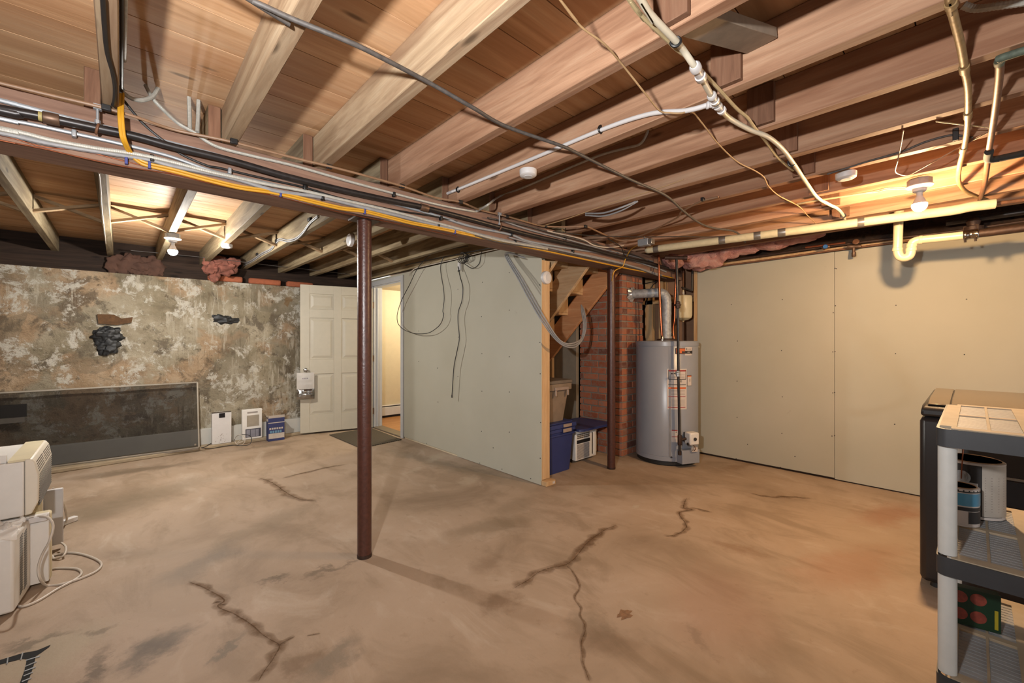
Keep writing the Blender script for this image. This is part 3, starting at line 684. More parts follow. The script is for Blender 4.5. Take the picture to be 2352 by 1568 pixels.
cable('yellow_cable', [p + V((0, -.004 if i > 4 else 0, .0105)) + (V((.009, 0, -.0105)) if i < 5 else V((0, 0, 0))) for i, p in enumerate(Y1[:19])], .0055, M['yellow'], 'second yellow cable taped beside the first along the beam edge')
cf = [(279, 224), (330, 285), (385, 330), (420, 356), (476, 380), (507, 386), (604, 409), (698, 430), (783, 455), (885, 478), (936, 487), (1000, 497), (1050, 509)]
cable('black_cable', [ony(x, y, BY - (.012 if i > 2 else .02)) for i, (x, y) in enumerate(cf)], .005, M['blackcable'], 'black cable slanting behind the gas pipe below the left joist')
cg = [(-45, 312), (0, 322), (103, 342), (207, 366), (293, 383.5), (400, 401), (500, 425), (640, 452), (780, 487), (900, 511), (1050, 543)]
cable('copper_wire', onbeam(cg, .001), .0025, M['copper'], 'thin bare copper ground wire along the bottom edge of the beam', 'wire')
cg = [(0, 310), (40, 320), (100, 337), (190, 346), (270, 366), (330, 381), (420, 404), (520, 428), (620, 447)]
cable('copper_wire', onbeam(cg, .001), .0025, M['copper'], 'loose bare copper wire wandering above the beam edge on the left', 'wire')
def lerp_path(a, b): return a
ch = [onz(334, 196, ZS - .003), ony(351, 226, 2.40), ony(375, 252, 2.39)] + [ony(x, y, BY - .012) for x, y in ((409, 283), (446, 304), (477, 326), (511, 341), (579, 358), (681, 382), (800, 416), (900, 443), (1002, 469), (1079, 484), (1097, 484))] + [onz(1122, 469, ZJ - .012)] + [onx(x, y, 2.04) for x, y in ((1147.5, 451), (1201, 430.5), (1249.5, 410), (1334, 374), (1385, 354), (1436, 340), (1469, 331), (1484, 310.6), (1489, 293))]
flex('flexible_conduit', ch, .0075, M['flex'], 'ribbed conduit along the beam top, climbing a joist side past the white detector', group='ribbed conduits')
ci = [ony(277.6, 208, 2.34), ony(300, 225, 2.34), ony(327, 230, 2.36), ony(351, 221, 2.39), onz(363, 203, ZS - .003)]
flex('flexible_conduit', ci, .0085, M['flex'], 'short ribbed conduit looping from the yellow cable into the subfloor', group='ribbed conduits')
c = ony(275, 208, 2.335)
MB().lathe([(.012, -.014), (.013, .014)], c, (.3, 0, 1), 12).build('conduit_connector', M['zinc'], label='zinc connector where the yellow cable leaves its ribbed conduit', cat='connector')
for i, (pa, pb) in enumerate((((434, 228), (436, 313)), ((456, 235), (453, 303)))):
    a = ony(*pb, 2.385); b = ony(*pa, 2.41); b.z = ZS - .002
    flex('flexible_conduit', [a, (a + b) / 2 + V((.002, .01, 0)), b], .0085, M['flex'], f'short ribbed conduit stub rising from the beam into the subfloor, {("left", "right")[i]} of the pair', group='ribbed conduits')
# extra cables at the right end of the beam
for i, (pts, mat, r, off, lab) in enumerate((
    ([(1257, 530), (1334, 548), (1364, 563), (1397, 568), (1430, 564), (1466, 556)], 'whitecable', .006, .035, 'white cable sagging from the beam to the small metal box'),
    ([(1155, 507), (1214, 527), (1295, 548), (1380, 571), (1440, 585), (1500, 600)], 'greycable', .006, .02, 'grey cable above the gas pipe at the right end of the beam'),
    ([(1120, 500), (1200, 516), (1290, 541), (1370, 561), (1450, 583), (1520, 612)], 'oldcable', .006, .03, 'dull dark grey cable along the top right of the beam'),
    ([(1170, 545), (1230, 561), (1300, 577), (1360, 588), (1440, 607), (1510, 632)], 'greycable', .006, .014, 'grey cable between the gas pipe and the yellow cable at the right end'),
    ([(1090, 541), (1150, 557), (1250, 573), (1330, 588), (1400, 603), (1470, 620), (1530, 640)], 'oldcable', .005, .012, 'thin dark cable hugging the yellow cable at the right end'))):
    cable('loose_cable', onbeam(pts, off), r, M[mat], lab)
cable('black_wire', [onz(x, y, ZJ - .03) for x, y in ((1270, 531), (1346, 540), (1420, 543), (1485, 544), (1560, 543), (1633, 544), (1680, 541))], .004, M['blackcable'], 'thin black wire stretched level across the joists behind the small metal box', 'wire')
cable('black_cable', [onz(1396, 548, ZJ - .02), onz(1425, 566, ZJ - .05), onz(1433, 585, ZJ - .08), onz(1440, 605, ZJ - .1)], .004, M['blackcable'], 'short black cable curling down beside the yellow whip')
cable('yellow_whip', [onz(1466, 562, ZJ - .06), ony(1448, 574, 2.30), ony(1436, 596, 2.31), ony(1430, 612, 2.33), ony(1412, 622, 2.345), ony(1406, 640, 2.40), ony(1402, 660, 2.6)], .0045, M['yellow'], 'yellow cable dropping from the small metal box over the beam')
bx = onz(1480, 557, ZJ - .055); t = thing('junction_box', (bx.x, bx.y, bx.z - .03), 'small open metal junction box hanging at the right end of the beam', 'box')
MB().box(bx.x - .03, bx.x + .03, bx.y - .05, bx.y + .05, bx.z - .03, bx.z + .03).build('body', M['zinc'], t, bevel=.004)
MB().box(bx.x - .028, bx.x + .028, bx.y - .085, bx.y - .052, bx.z - .026, bx.z + .022).build('cover', M['silver_tape'], t, bevel=.003)
MB().lathe([(.006, 0), (.006, ZJ - bx.z - .03)], (bx.x, bx.y, bx.z + .03), (0, 0, 1), 10).build('stem', M['zinc'], t)
# small clips and blue staples on the beam face
for i, (x, y) in enumerate(((171, 310), (349, 366), (526, 395), (698, 432), (739, 455), (902, 448), (1010, 502), (1004, 516), (1172, 539), (1181, 556), (1313, 578), (1295, 548))):
    c = ony(x, y, BY)
    MB().box(c.x - .007, c.x + .007, BY - .026, 2.3695, c.z - .014, c.z + .014).build('pipe_clip', M['zinc'] if i in (0, 2) else M['black_plastic'], bevel=.003, label=f'small clip pinning a cable to the beam face, {ORD[i]} from the left', cat='clip', group='little clips on the beam face')
for i, (x, y) in enumerate(((290, 371), (343, 381), (643, 447), (836, 487), (1043, 533))):
    c = ony(x, y, BY)
    MB().box(c.x - .005, c.x + .005, BY - .018, 2.3695, c.z - .014, c.z + .016).build('cable_staple', M['bluetape'], bevel=.002, label=f'blue staple over the yellow cable, {ORD[i]} from the left', cat='staple', group='blue staples on the beam')
# black cables lying on the first joist
cable('black_cable', [onz(x, y, ZJ - .006) for x, y in ((236, -6), (240, 60), (246, 120), (258, 165), (264, 200), (263, 230), (259, 242))], .006, M['blackcable'], 'black cable stapled under the leftmost joist, end hanging free')
cable('black_cable', [V((.002, y, z)) for y, z in ((1.3, 2.25), (1.6, 2.27), (1.9, 2.25), (2.2, 2.27), (2.33, 2.285))], .0055, M['blackcable'], 'black cable running up the right side of the leftmost joist')
flex('flexible_conduit', [V((.010, y, z)) for y, z in ((1.25, 2.29), (1.6, 2.31), (1.9, 2.29), (2.1, 2.3))], .006, M['flex'], 'ribbed conduit up the side of the leftmost joist', group='ribbed conduits')
# ---------------------------------------------------------------- things strung across the joists
bc = [(540, -22), (575.6, 0), (613, 17), (681, 47.7), (800, 95.4), (878, 133), (987, 190.7), (1082.6, 245), (1161, 289.5), (1287, 334), (1328, 352.5), (1441, 409), (1527, 447.5), (1568, 483), (1609, 513), (1642, 524), (1683, 530), (1701, 541), (1712, 556)]
sag = [0, .0, .004, .01, .02, .014, .0, .02, .004, .02, .0, .004, 0, .01, .0, .0, .0, .0, 0]
cable('old_cable', ext([onz(x, y, ZJ - .009 - s) for (x, y), s in zip(bc, sag)], 1.8), .0075, M['oldcable'], 'thick old grey black cable sagging across the undersides of the joists', seg=12)
tee = thing('water_pipe', onz(1645, 239, ZJ - .03), 'cream plastic water pipe with white fittings crossing under the joists', 'pipe')
zz = ZJ - .014
pa = [(1462, -18), (1473, 0), (1495, 34), (1550, 92), (1570, 116), (1592, 148), (1602, 163), (1614.5, 185), (1638, 227), (1645, 238), (1653, 249), (1675, 271), (1719, 296), (1765, 315), (1798, 343), (1823, 376), (1849, 415), (1877, 453), (1905, 470), (1923, 479), (1936, 494), (1943, 514)]
cable('pipe', ext([onz(x, y, zz - (.02 if 5 <= i <= 10 else 0)) for i, (x, y) in enumerate(pa)], 1.6), .0098, M['pex'], None, None, seg=14, parent=tee)
pb = [onz(1645, 238, zz - .02), onz(1630, 240, zz - .016)] + [onx(x, y, NX[4] - TJ - .012) for x, y in ((1576, 254), (1491, 262), (1379, 299), (1219, 366), (1048.5, 436), (1000, 454))] + [ony(975, 462, 2.7)]
cable('branch', pb, .0095, M['whiteplastic'], None, None, seg=14, parent=tee)
def fit(name, pts, r, mat=M['whiteplastic'], lab=None):
    a, b = onz(*pts[0], zz - .02), onz(*pts[1], zz - .02); d = b - a; L = d.length
    MB().lathe([(r * .8, 0), (r * 1.1, .08 * L), (r * 1.1, .28 * L), (r * .85, .3 * L), (r * .85, .7 * L), (r * 1.1, .72 * L), (r * 1.1, .92 * L), (r * .8, L)], a, d, 16).build(name, mat, tee, label=lab)
fit('coupling', ((1594, 149), (1613, 183)), .016, lab='white plastic coupling nut')
fit('tee_nut', ((1633, 217), (1644, 236)), .0145, lab='white plastic fitting nut')
fit('tee_nut', ((1646, 241), (1660, 256)), .0145, lab='white plastic fitting nut')
fit('tee_nut', ((1622, 242), (1642, 240)), .0125, lab='white plastic fitting nut')
c = onz(1645, 239, zz - .02); MB().blob(c, (.016, .016, .014), .02, 3, 14, 8).build('tee_body', M['galv'], tee)
for i, ((x, y), lab) in enumerate((((1552, 96), 'dark hanger clamping the cream water pipe to a joist'), ((1818, 375), 'dark hanger on the cream pipe right of the tee, by the nailed board'), ((1379, 298), 'black clip on the white branch pipe, near the old grey cable'), ((1052, 436), 'black clip on the white branch pipe close to the beam'), ((1937, 495), 'small clamp at the lower end of the cream pipe'))):
    c = onz(x, y, zz) if i in (0, 1, 4) else onx(x, y, NX[4] - TJ - .012)
    n = V((.85, .5, 0)) if i in (0, 1, 4) else V((0, 1, 0))
    t = V((-n.y, n.x, 0)); t2 = V((0, 0, 1))
    ring = [c + t * (.014 * math.cos(g)) + t2 * (.014 * math.sin(g)) for g in [2 * PI * k / 18 for k in range(19)]]
    MB().tube(ring, .0045, 8).bar(c + t * .013, c + t * .013 + (V((0, 0, ZJ - c.z)) if i in (0, 1, 4) else V((.012, 0, .02))), .012, .006, (1, 0, 0)).build('pipe_strap', M['black_plastic'], label=lab, cat='clip', group='straps on the plastic water pipe')
cw = [(1434, -16), (1446, 0), (1471.5, 34), (1533, 92), (1553, 112), (1590, 140), (1620, 172), (1655, 209), (1693, 250), (1716, 269), (1732, 291), (1757, 322), (1783, 358), (1808, 381), (1822, 391)]
cable('cream_cable', ext([onz(x, y, ZJ - .008) for x, y in cw], 1.6), .0062, M['creamcable'], 'cream flat cable running beside the plastic water pipe')
tw = [(1276, -14), (1287, 0), (1334.6, 61), (1389, 102), (1433, 153), (1484.5, 218), (1515, 254), (1540, 259), (1563, 260), (1589, 257), (1612, 282), (1650, 330.5), (1693, 371), (1734, 392), (1754.6, 407), (1765, 427.5), (1790, 450), (1834, 473), (1854, 494), (1882, 520.6)]
cable('bell_wire', ext([onz(x, y, ZJ - .006 - (.03 if 5 <= i <= 8 else 0)) for i, (x, y) in enumerate(tw)], 1.6), .0032, M['tanwire'], 'thin tan bell wire wandering under the joists in the middle of the ceiling', 'wire')
for i, pts in enumerate((((1345, 494), (1385, 496), (1425, 484), (1465, 462)), ((1345, 490), (1385, 489), (1425, 477), (1460, 463)))):
    cable('grey_loop', [onz(x, y, ZJ - .01 - (.04 if k in (1, 2) else 0)) for k, (x, y) in enumerate(pts)], .006, M['greycable'], f'grey cable loop drooping between two joists, {("lower", "upper")[i]} of the pair', group='drooping grey loops')
cable('joist_wire', [onx(x, y, 2.46 - .013) for x, y in ((1245, 519), (1300, 503), (1384, 473), (1450, 452), (1500, 437), (1570, 412))], .003, M['tanwire'], 'thin tan wire pinned along the side of a joist left of the small metal box', 'wire')
# right side pipes
bb = [(2180, -12), (2182, 0), (2189, 34), (2206, 102), (2216, 160), (2223, 204), (2223.5, 255.5), (2221, 300), (2214, 341), (2204, 381), (2201, 408), (2206, 425), (2220, 440), (2250, 453), (2272, 461)]
vp = ext([onz(x, y, ZJ - .013) for x, y in bb], 1.2)
t = thing('varnished_pipe', vp[4], 'old varnished yellowish pipe bending under the joists near the right bulb', 'pipe')
cable('pipe', vp, .0105, M['bamboo'], None, None, seg=14, parent=t)
for x, y, x2, y2 in ((2183, 6, 2186, 16), (2214, 152, 2216, 165), (2223, 258, 2223, 270), (2214, 338, 2211, 348)):
    a, b = onz(x, y, ZJ - .013), onz(x2, y2, ZJ - .013); MB().lathe([(.0118, 0), (.0135, .002), (.0135, (b - a).length), (.0118, (b - a).length + .002)], a, b - a, 16).build('joint_ring', M['bamboo'], t)
zc = ZJ - .022
cp = [(2296, 138), (2295.5, 170), (2288, 238), (2278, 306), (2271, 351), (2262, 420), (2250, 462)]
cpts = [onz(x, y, zc) for x, y in cp]
t = thing('copper_pipe', cpts[2], 'dull copper pipe with green tarnished elbow hanging under the joists at the far right', 'pipe')
cable('riser', cpts, .011, M['copper_dull'], None, None, seg=14, parent=t)
e = [cpts[0] + V((.03, .0, 0)), cpts[0] + V((-.005, -.004, 0)), cpts[0] + V((-.012, -.05, 0)), cpts[0] + V((-.012, -.5, 0))]
cable('elbow', e, .0125, M['verdigris'], None, None, seg=14, parent=t)
c0 = cpts[4]; e = [c0 + V((-.06, 0, 0)), c0 + V((.06, 0, 0)), c0 + V((.09, -.03, 0)), c0 + V((.09, -.12, 0)), c0 + V((.09, -.8, 0))]
e = [p + V((0, 0, -.012)) for p in e]
cable('foam_sleeve', e, .016, M['foamblack'], 'black foam pipe sleeve', None, seg=14, parent=t)
flex('flexible_conduit', [att(2212, 12, 1.33), att(2240, 20, 1.32), att(2290, 14, 1.28), att(2400, -2, 1.22)], .011, M['flex'], 'ribbed conduit in the top right corner between two joists', group='ribbed conduits', pitch=.009)
hw = [(2075, 300), (2070, 330), (2066, 350), (2061, 372), (2056.6, 394), (2073, 402), (2086, 402), (2100, 396), (2145, 371), (2199, 341), (2272, 303)]
cable('hanging_wire', [onz(x, y, ZJ - .006 - (.03 if 2 < i < 9 else 0)) for i, (x, y) in enumerate(hw)], .0028, M['tancable'], 'loose thin wire dangling in a loop above the right bulb', 'wire')
cable('brown_wire', [onz(x, y, ZJ - .004) for x, y in ((2150, 279), (2210, 286), (2280, 294))], .0025, M['creamcable'], 'short pale wire stretched between the two right pipes', 'wire')
cable('grey_cable', [onx(x, y, NX[7] - TJ - .006) for x, y in ((1900, 400), (2000, 368.6), (2069, 348.7), (2122, 327), (2168, 313.5), (2194, 310), (2235, 316))], .0048, M['oldcable'], 'dark grey cable clipped on a joist side left of the varnished pipe')
c = onx(2195, 310, NX[7] - TJ); MB().box(c.x - .014, c.x - .0005, c.y - .01, c.y + .01, c.z - .028, c.z + .028).build('cable_clip', M['black_plastic'], bevel=.002, label='black clip on the dark grey cable near the varnished pipe', cat='clip')
lw = [(1830, 468), (1869, 461), (1978, 444), (2010, 438), (2036, 432), (2061, 430.5), (2082, 430)]
for i in range(2): cable('lamp_wire', [onz(x, y + 3.2 * i * (1 if k > 2 else .4), ZJ - .012) for k, (x, y) in enumerate(lw)], .0042, M['creamcable'], f'cream cable leading along a joist to the right bulb, {("upper", "lower")[i]} of two', group='cables to the right bulb')
c = onz(2088, 432, ZJ - .012)
# ---------------------------------------------------------------- bulbs in porcelain holders
def bulb(px, py, col, power, lab, z=ZJ):
    c = onz(px, py, z); x, y = c.x, c.y
    t = thing('ceiling_bulb', (x, y, z), lab, 'light bulb', 'bare bulbs in porcelain holders')
    MB().lathe([(.052, -.038), (.054, -.036), (.054, -.0005)], (x, y, z), (0, 0, 1), 8).build('octagon_box', M['zinc'], t, bevel=.002)
    MB().lathe([(.024, -.075), (.03, -.07), (.031, -.056), (.055, -.047), (.06, -.043), (.06, -.039), (.02, -.0385)], (x, y, z), (0, 0, 1), 36).build('holder', M['whiteplastic'], t, label='white porcelain lamp holder')
    MB().lathe([(.013, -.098), (.0145, -.075)], (x, y, z), (0, 0, 1), 20).build('neck', M['whiteplastic'], t)
    R_ = .034; area = 2.5 * PI * R_ * R_
    pr = [(.0005, -.184)] + [(R_ * math.sin(g), -.15 - R_ * math.cos(g)) for g in [PI * k / 16 for k in range(1, 10)]] + [(.0334, -.1425)]
    MB().lathe([(.0333, -.142), (.0315, -.138), (.022, -.115), (.0145, -.098)], (x, y, z), (0, 0, 1), 28).build('bulb_collar', M['whiteplastic'], t)
    MB().lathe(pr, (x, y, z), (0, 0, 1), 28).build('glass_bulb', emit('bulb_glow_' + lab[:4], col, power / (PI * area)), t)
    return x, y, z
BR = bulb(2112, 411, (1.0, .64, .33), 50, 'warm glowing bare bulb in a white porcelain holder on the right, above the white trap')
BLf = bulb(397, 537, (1.0, .96, .89), 56, 'cool white glowing bare bulb in a porcelain holder on the left, beyond the beam')
RB = [o for o in bpy.data.objects if o.name.startswith('ceiling_bulb')][0]
MB().tube(curve([(BR[0] + .02, BR[1] - .01, ZJ - .07), (BR[0] + .026, BR[1] - .012, ZJ - .09), (BR[0] + .026, BR[1] - .012, ZJ - .13)], 6), .001, 6).build('pull_chain', M['chrome'], RB)
# ---------------------------------------------------------------- round detectors
def detector(c, n, r, lab):
    t = thing('round_detector', c, lab, 'detector', 'round white detectors'); n = V(n)
    MB().lathe([(r, 0), (r, .012), (r * .96, .028), (r * .8, .034), (r * .3, .036), (0, .036)], c, n, 32).build('housing', M['whiteplastic'], t)
    MB().lathe([(r * .55, .0345), (r * .5, .0372), (0, .0372)], c, n, 28).build('lens', plain('frosted_white', S(228, 228, 230), .3, 0, .02), t)
detector(onz(1213, 391, ZJ), (0, 0, -1), .047, 'round white detector under a joist mid ceiling, left of the cream pipe')
detector(onz(1943, 397, ZJ), (0, 0, -1), .048, 'round white detector under a joist left of the right bulb')
detector(onz(521, 561, ZJ), (0, 0, -1), .047, 'small round white detector under a far joist right of the left bulb')
detector(onx(808, 552, FXJ[4] - TJ), (-1, 0, 0), .06, 'round white detector on a joist side half hidden by the middle post')
detector(V((XG + .055, YE + .002, onx(1256, 637, XG + .05).z)), (0, -1, 0), .058, 'round white detector on the end stud of the green partition')
# ---------------------------------------------------------------- right wall pipes
pipe_a, pipe_b = onz(1488, 574, 2.13), onz(2286, 470, 2.13)
t = thing('insulated_pipe', (pipe_a + pipe_b) / 2, 'long cream foam insulated pipe with silver tape bands below the joists on the right', 'pipe')
def apt(px):
    lo, hi = 0.0, 1.0
    for _ in range(40):
        m_ = (lo + hi) / 2; p = pipe_a.lerp(pipe_b, m_); dep = p.x * FX + p.y * FY; x = CX + F * (p.x * RX + p.y * RY) / dep
        if x < px: lo = m_
        else: hi = m_
    return pipe_a.lerp(pipe_b, lo)
ad = (pipe_b - pipe_a).normalized()
kink = [pipe_a, apt(1700), apt(1900), apt(2100), apt(2190), apt(2230) + V((0, 0, .008)), pipe_b + V((0, 0, .006))]
MB().blob(pipe_a, (.03, .03, .03), .02, 3, 16, 10).build('end_cap', M['armaflex'], t)
cable('foam', kink, [.031] * 0 or .031, M['armaflex'], None, None, seg=20, parent=t)
for a, b in ((1502, 1514), (1652, 1667), (1732, 1748), (1787, 1805), (1969, 1985)):
    p, q = apt(a), apt(b); MB().lathe([(.0315, 0), (.0322, .002), (.0322, (q - p).length)], p, q - p, 24).build('tape_band', M['silver_tape'], t)
MB().lathe([(.011, 0), (.011, .9)], pipe_b + V((0, 0, .006)) - ad * .05, (.4, -1, 0.05), 14).build('copper_end', M['copper_dull'], t)
# ivory trap
XP = 4.2
tr = thing('drain_trap', onx(2062, 585, XP), 'ivory plastic drain trap hanging in front of the right drywall', 'drain pipe')
u = [onx(x, y, XP) for x, y in ((2067, 462), (2064, 500), (2062, 560), (2061, 572), (2066, 588), (2077, 592), (2089, 587), (2093, 572), (2094, 563), (2099, 555), (2110, 551), (2125, 549.5), (2170, 545), (2215, 540))]
cable('pipe', u, .0275, M['pvc'], None, None, seg=20, parent=tr)
for a, b, r in (((2062, 570), (2061, 576), .031), ((2092.5, 570), (2093, 576), .031), ((2094, 561), (2094, 566), .03), ((2112, 551), (2118, 550.5), .0305)):
    p, q = onx(*a, XP), onx(*b, XP); MB().lathe([(r * .94, -.003), (r, 0), (r, (q - p).length), (r * .94, (q - p).length + .003)], p, q - p, 22).build('slip_nut', M['pvc'], tr)
p, q = onx(2212, 541, XP), onx(2246, 536.5, XP)
MB().lathe([(.031, 0), (.034, .004), (.034, .02), (.031, .024), (.031, (q - p).length - .024), (.034, (q - p).length - .02), (.034, (q - p).length), (.03, (q - p).length + .004)], p, q - p, 24).build('band_coupling', M['chrome'], tr, label='shiny steel band coupling')
for s in (.15, .85):
    c = p.lerp(q, s); MB().lathe([(.007, 0), (.007, .03)], c + V((-.01, 0, -.05)), (0, 0, 1), 8).build('clamp_screw', M['chrome'], tr)
cable('iron_drain', [onx(x, y, XP) for x, y in ((2244, 537), (2300, 530), (2400, 517))], .026, M['iron'], 'brown iron drain pipe continuing right from the steel coupling', 'pipe', seg=18)
# dark supply pipes along the wall top
XA = 4.74
cable('supply_pipe', [onx(x, y, XA) for x, y in ((1645, 602), (1760, 586), (1900, 566), (2040, 549), (2200, 530), (2420, 498))], .011, M['iron'], 'dark iron pipe running along the top of the right drywall', 'pipe', seg=12)
cable('supply_pipe', [onx(x, y, XA + .02) for x, y in ((1645, 612), (1760, 597), (1900, 577), (2040, 559), (2200, 539), (2420, 508))], .008, M['copper_dull'], 'thin copper pipe just above the drywall edge, below the dark iron pipe', 'pipe', seg=12)
cable('supply_pipe', [onx(x, y, XA - .05) for x, y in ((1850, 568), (1900, 562), (1942, 557))], .009, M['copper'], 'short copper branch with a blue handled valve above the right drywall', 'pipe', seg=12)
c = onx(1897, 567, XA - .06); t = thing('blue_valve', c, 'small valve with a blue handle above the right drywall', 'valve')
MB().lathe([(.012, -.03), (.015, -.02), (.015, .02), (.012, .03)], c, (0, 1, 0), 14).build('body', M['brass'], t)
MB().lathe([(.018, 0), (.02, .006), (.016, .014)], c + V((-.018, 0, 0)), (-1, 0, 0), 14).build('handle', plain('blue_handle', S(60, 120, 190), .4), t)
c = onx(1961, 566, XA - .03); t = thing('brass_drain_valve', c, 'brown bronze valve with a hanging cap at the top of the drywall seam', 'valve')
MB().lathe([(.016, -.05), (.02, -.03), (.014, -.01), (.02, .01), (.016, .045)], c, (0, 1, .1), 14).build('body', M['brass'], t)
MB().lathe([(.012, 0), (.012, -.05), (.016, -.052), (.016, -.085), (.012, -.09)], c, (0, 0, 1), 14).build('cap', M['brass'], t)
MB().lathe([(.024, 0), (.026, .01), (.02, .016)], c + V((-.03, -.02, .03)), (-1, 0, .4), 12).build('handle', M['copper_dull'], t)
c = onx(2021, 486, 4.62); t = thing('red_valve', c, 'small valve with a red handle above the insulated pipe', 'valve')
MB().lathe([(.007, -.07), (.012, -.055), (.009, -.03), (.009, 0)], c, (0, 0, 1), 12).build('body', M['brass'], t)
MB().box(c.x - .008, c.x + .008, c.y - .012, c.y + .012, c.z, c.z + .07).build('handle', plain('red_handle', S(206, 60, 40), .4), t, bevel=.004)
c = onx(2236, 515, 4.66); t = thing('flange_fitting', c, 'rusty bolted flange fitting above the steel coupling', 'fitting')
MB().lathe([(.03, -.06), (.055, -.045), (.055, -.02), (.032, -.012), (.04, .02), (.025, .045)], c, (0, 0, 1), 18).build('body', M['iron'], t)
for k in range(4): MB().lathe([(.009, -.052), (.009, -.012)], c + V((.048 * math.cos(k * PI / 2 + .4), .048 * math.sin(k * PI / 2 + .4), 0)), (0, 0, 1), 6).build('bolt', M['brass'], t)
c = onx(2285, 496, 4.7); MB().tube([c + V((0, .25, 0)), c + V((0, -.4, 0))], .022, 14).build('black_pipe', M['black_iron'], label='black iron pipe high in the corner at the far right', cat='pipe')
# pink insulation over the wall top
m = MB()
for i, (px, py, X, rr) in enumerate(((1520, 590, 4.55, (.1, .16, .07)), (1560, 593, 4.5, (.1, .17, .09)), (1600, 600, 4.55, (.1, .15, .09)), (1630, 600, 4.62, (.11, .15, .08)), (1650, 585, 4.6, (.1, .2, .08)), (1700, 575, 4.62, (.09, .22, .055)), (1760, 562, 4.62, (.09, .22, .05)), (1815, 552, 4.64, (.08, .2, .04)), (1860, 543, 4.64, (.07, .12, .03)), (1610, 612, 4.66, (.06, .1, .05)))):
    m.blob(onx(px, py, X), rr, .5, 6.5, 56, 30, seed=i)
m.build('pink_insulation', M['pink'], label='ragged pink fibreglass insulation bulging over the corner of the right drywall', cat='insulation')
m = MB(); c = ony(500, 617, 6.1)
for i, (dx, dz, rr) in enumerate(((-.06, 0, (.09, .1, .075)), (.08, .02, (.11, .1, .08)), (.0, .07, (.12, .1, .07)), (.14, .08, (.08, .1, .06)), (-.03, -.1, (.05, .05, .07)))):
    m.blob(c + V((dx, .0, dz)), rr, .5, 14, 44, 24, seed=i + 20)
m.build('pink_insulation', M['pinkdark'], label='clump of dirty pink insulation stuffed between far joists over the stone wall', cat='insulation')
m = MB(); c = ony(310, 612, 6.33)
for i in range(4): m.blob(c + V((-.12 + .09 * i, 0, .02 * (i % 2))), (.1, .05, .11), .5, 14, 44, 24, seed=i + 40)
m.build('brown_insulation', plain('brown_paper_insulation', S(92, 62, 48), .9, 0, .3, 10, .5), label='brown paper faced insulation behind the left bulb, on the wall top', cat='insulation')
# ---------------------------------------------------------------- brick chimney
CHX, CHY, CW, CD = 4.05, 2.62, .44, .58
m = MB(); m.box(CHX + .006, CHX + CW - .006, CHY + .006, CHY + CD - .006, 0, ZS - .005, 1)
bh, mj = .062, .0125; z = .01; row = 0; rnd = random.Random(3)
while z + bh < ZS - .01:
    off = .1 if row % 2 else 0.0
    y = CHY
    # face toward the left (x = CHX), bricks laid along y
    pos = CHY
    segs = []
    L = CD; p0 = 0.0; first = True
    while p0 < L - .02:
        w = .2 if not (first and row % 2) else .098
        first = False; w = min(w, L - p0); segs.append((p0, p0 + w)); p0 += w + mj
    for a, b in segs:
        j = rnd.uniform(-.003, .004); m.box(CHX - j * .6 - .002, CHX + .09, CHY + a + (.0 if a else -.002), CHY + b, z + rnd.uniform(-.0015, .0015), z + bh)
    p0 = .098 + mj if row % 2 == 0 else 0.2 + mj
    p0 = .1
    first = True
    while p0 < CW - .02:
        w = .2 if not (first and row % 2 == 0) else .098
        first = False; w = min(w, CW - p0); j = rnd.uniform(-.003, .004)
        m.box(CHX + p0, CHX + p0 + w, CHY - j * .6 - .002, CHY + .09, z + rnd.uniform(-.0015, .0015), z + bh); p0 += w + mj
    z += bh + mj; row += 1
m.build('brick_chimney', [M['brick'], M['mortar']], bevel=.003, label='red brick chimney stack between the stairs and the water heater', cat='chimney')
# parged wall and stud behind the stairs
MB().box(4.0, 4.05, 3.22, 6.6, 0, ZS).box(XG + .106, 4.0, 4.68, 4.72, 0, 2.18).build('wall_stair', M['oldparge'], kind='structure', label='grey parged wall behind the storage bins under the stairs', cat='wall')
MB().box(3.94, 3.98, 3.55, 3.64, 0, 1.3).build('trim_6', M['new'], kind='structure', label='bare stud standing behind the tan storage bin', cat='stud')
# staircase
M['stringer_light'] = wood('light_stringer_lumber', S(204, 160, 114), S(232, 194, 150), S(240, 210, 170), 'y', .8, .65, randobj=.05)
SX = [2.93, 3.41, 3.93]
st = thing('staircase', (3.4, 3.6, 0), 'open wooden basement stairs seen from below behind the partition end', 'stairs')
K0 = 4.612   # z + y along the lower edge
def strg(x, hgt, y0=2.57):
    lo = [(y, K0 - y) for y in (y0, K0)]
    return MB().prism([(x, y0, ZS - .002 if K0 - y0 + hgt > ZS else K0 - y0 + hgt), (x, y0, K0 - y0), (x, K0, 0.0), (x, K0 + hgt, 0.0), (x, K0 + hgt - (ZS - .002) + 0, ZS - .002)] if False else [(x, y0, K0 - y0), (x, K0, .002), (x, K0 + hgt, .002), (x, max(y0, K0 + hgt - ZS), min(ZS - .002, K0 + hgt - y0))], (.038, 0, 0))
for i, x in enumerate(SX): strg(x, .36).build('stringer', M['stair'] if i == 2 else M['stringer_light'], st, bevel=.002)
for k in range(-1, 8):
    zk, yk = 1.806 - .224 * k, 3.065 + .2185 * k
    for a, b in ((SX[0] + .039, SX[1] - .001), (SX[1] + .039, SX[2] - .001)):
        if zk > .03: MB().box(a, b, yk, yk + .24, zk, zk + .03).build('tread', M['new'], st, bevel=.002)
        MB().box(a, b, yk, yk + .018, max(.002, zk + .031), min(ZS - .004, zk + .223)).build('riser', M['new'], st)
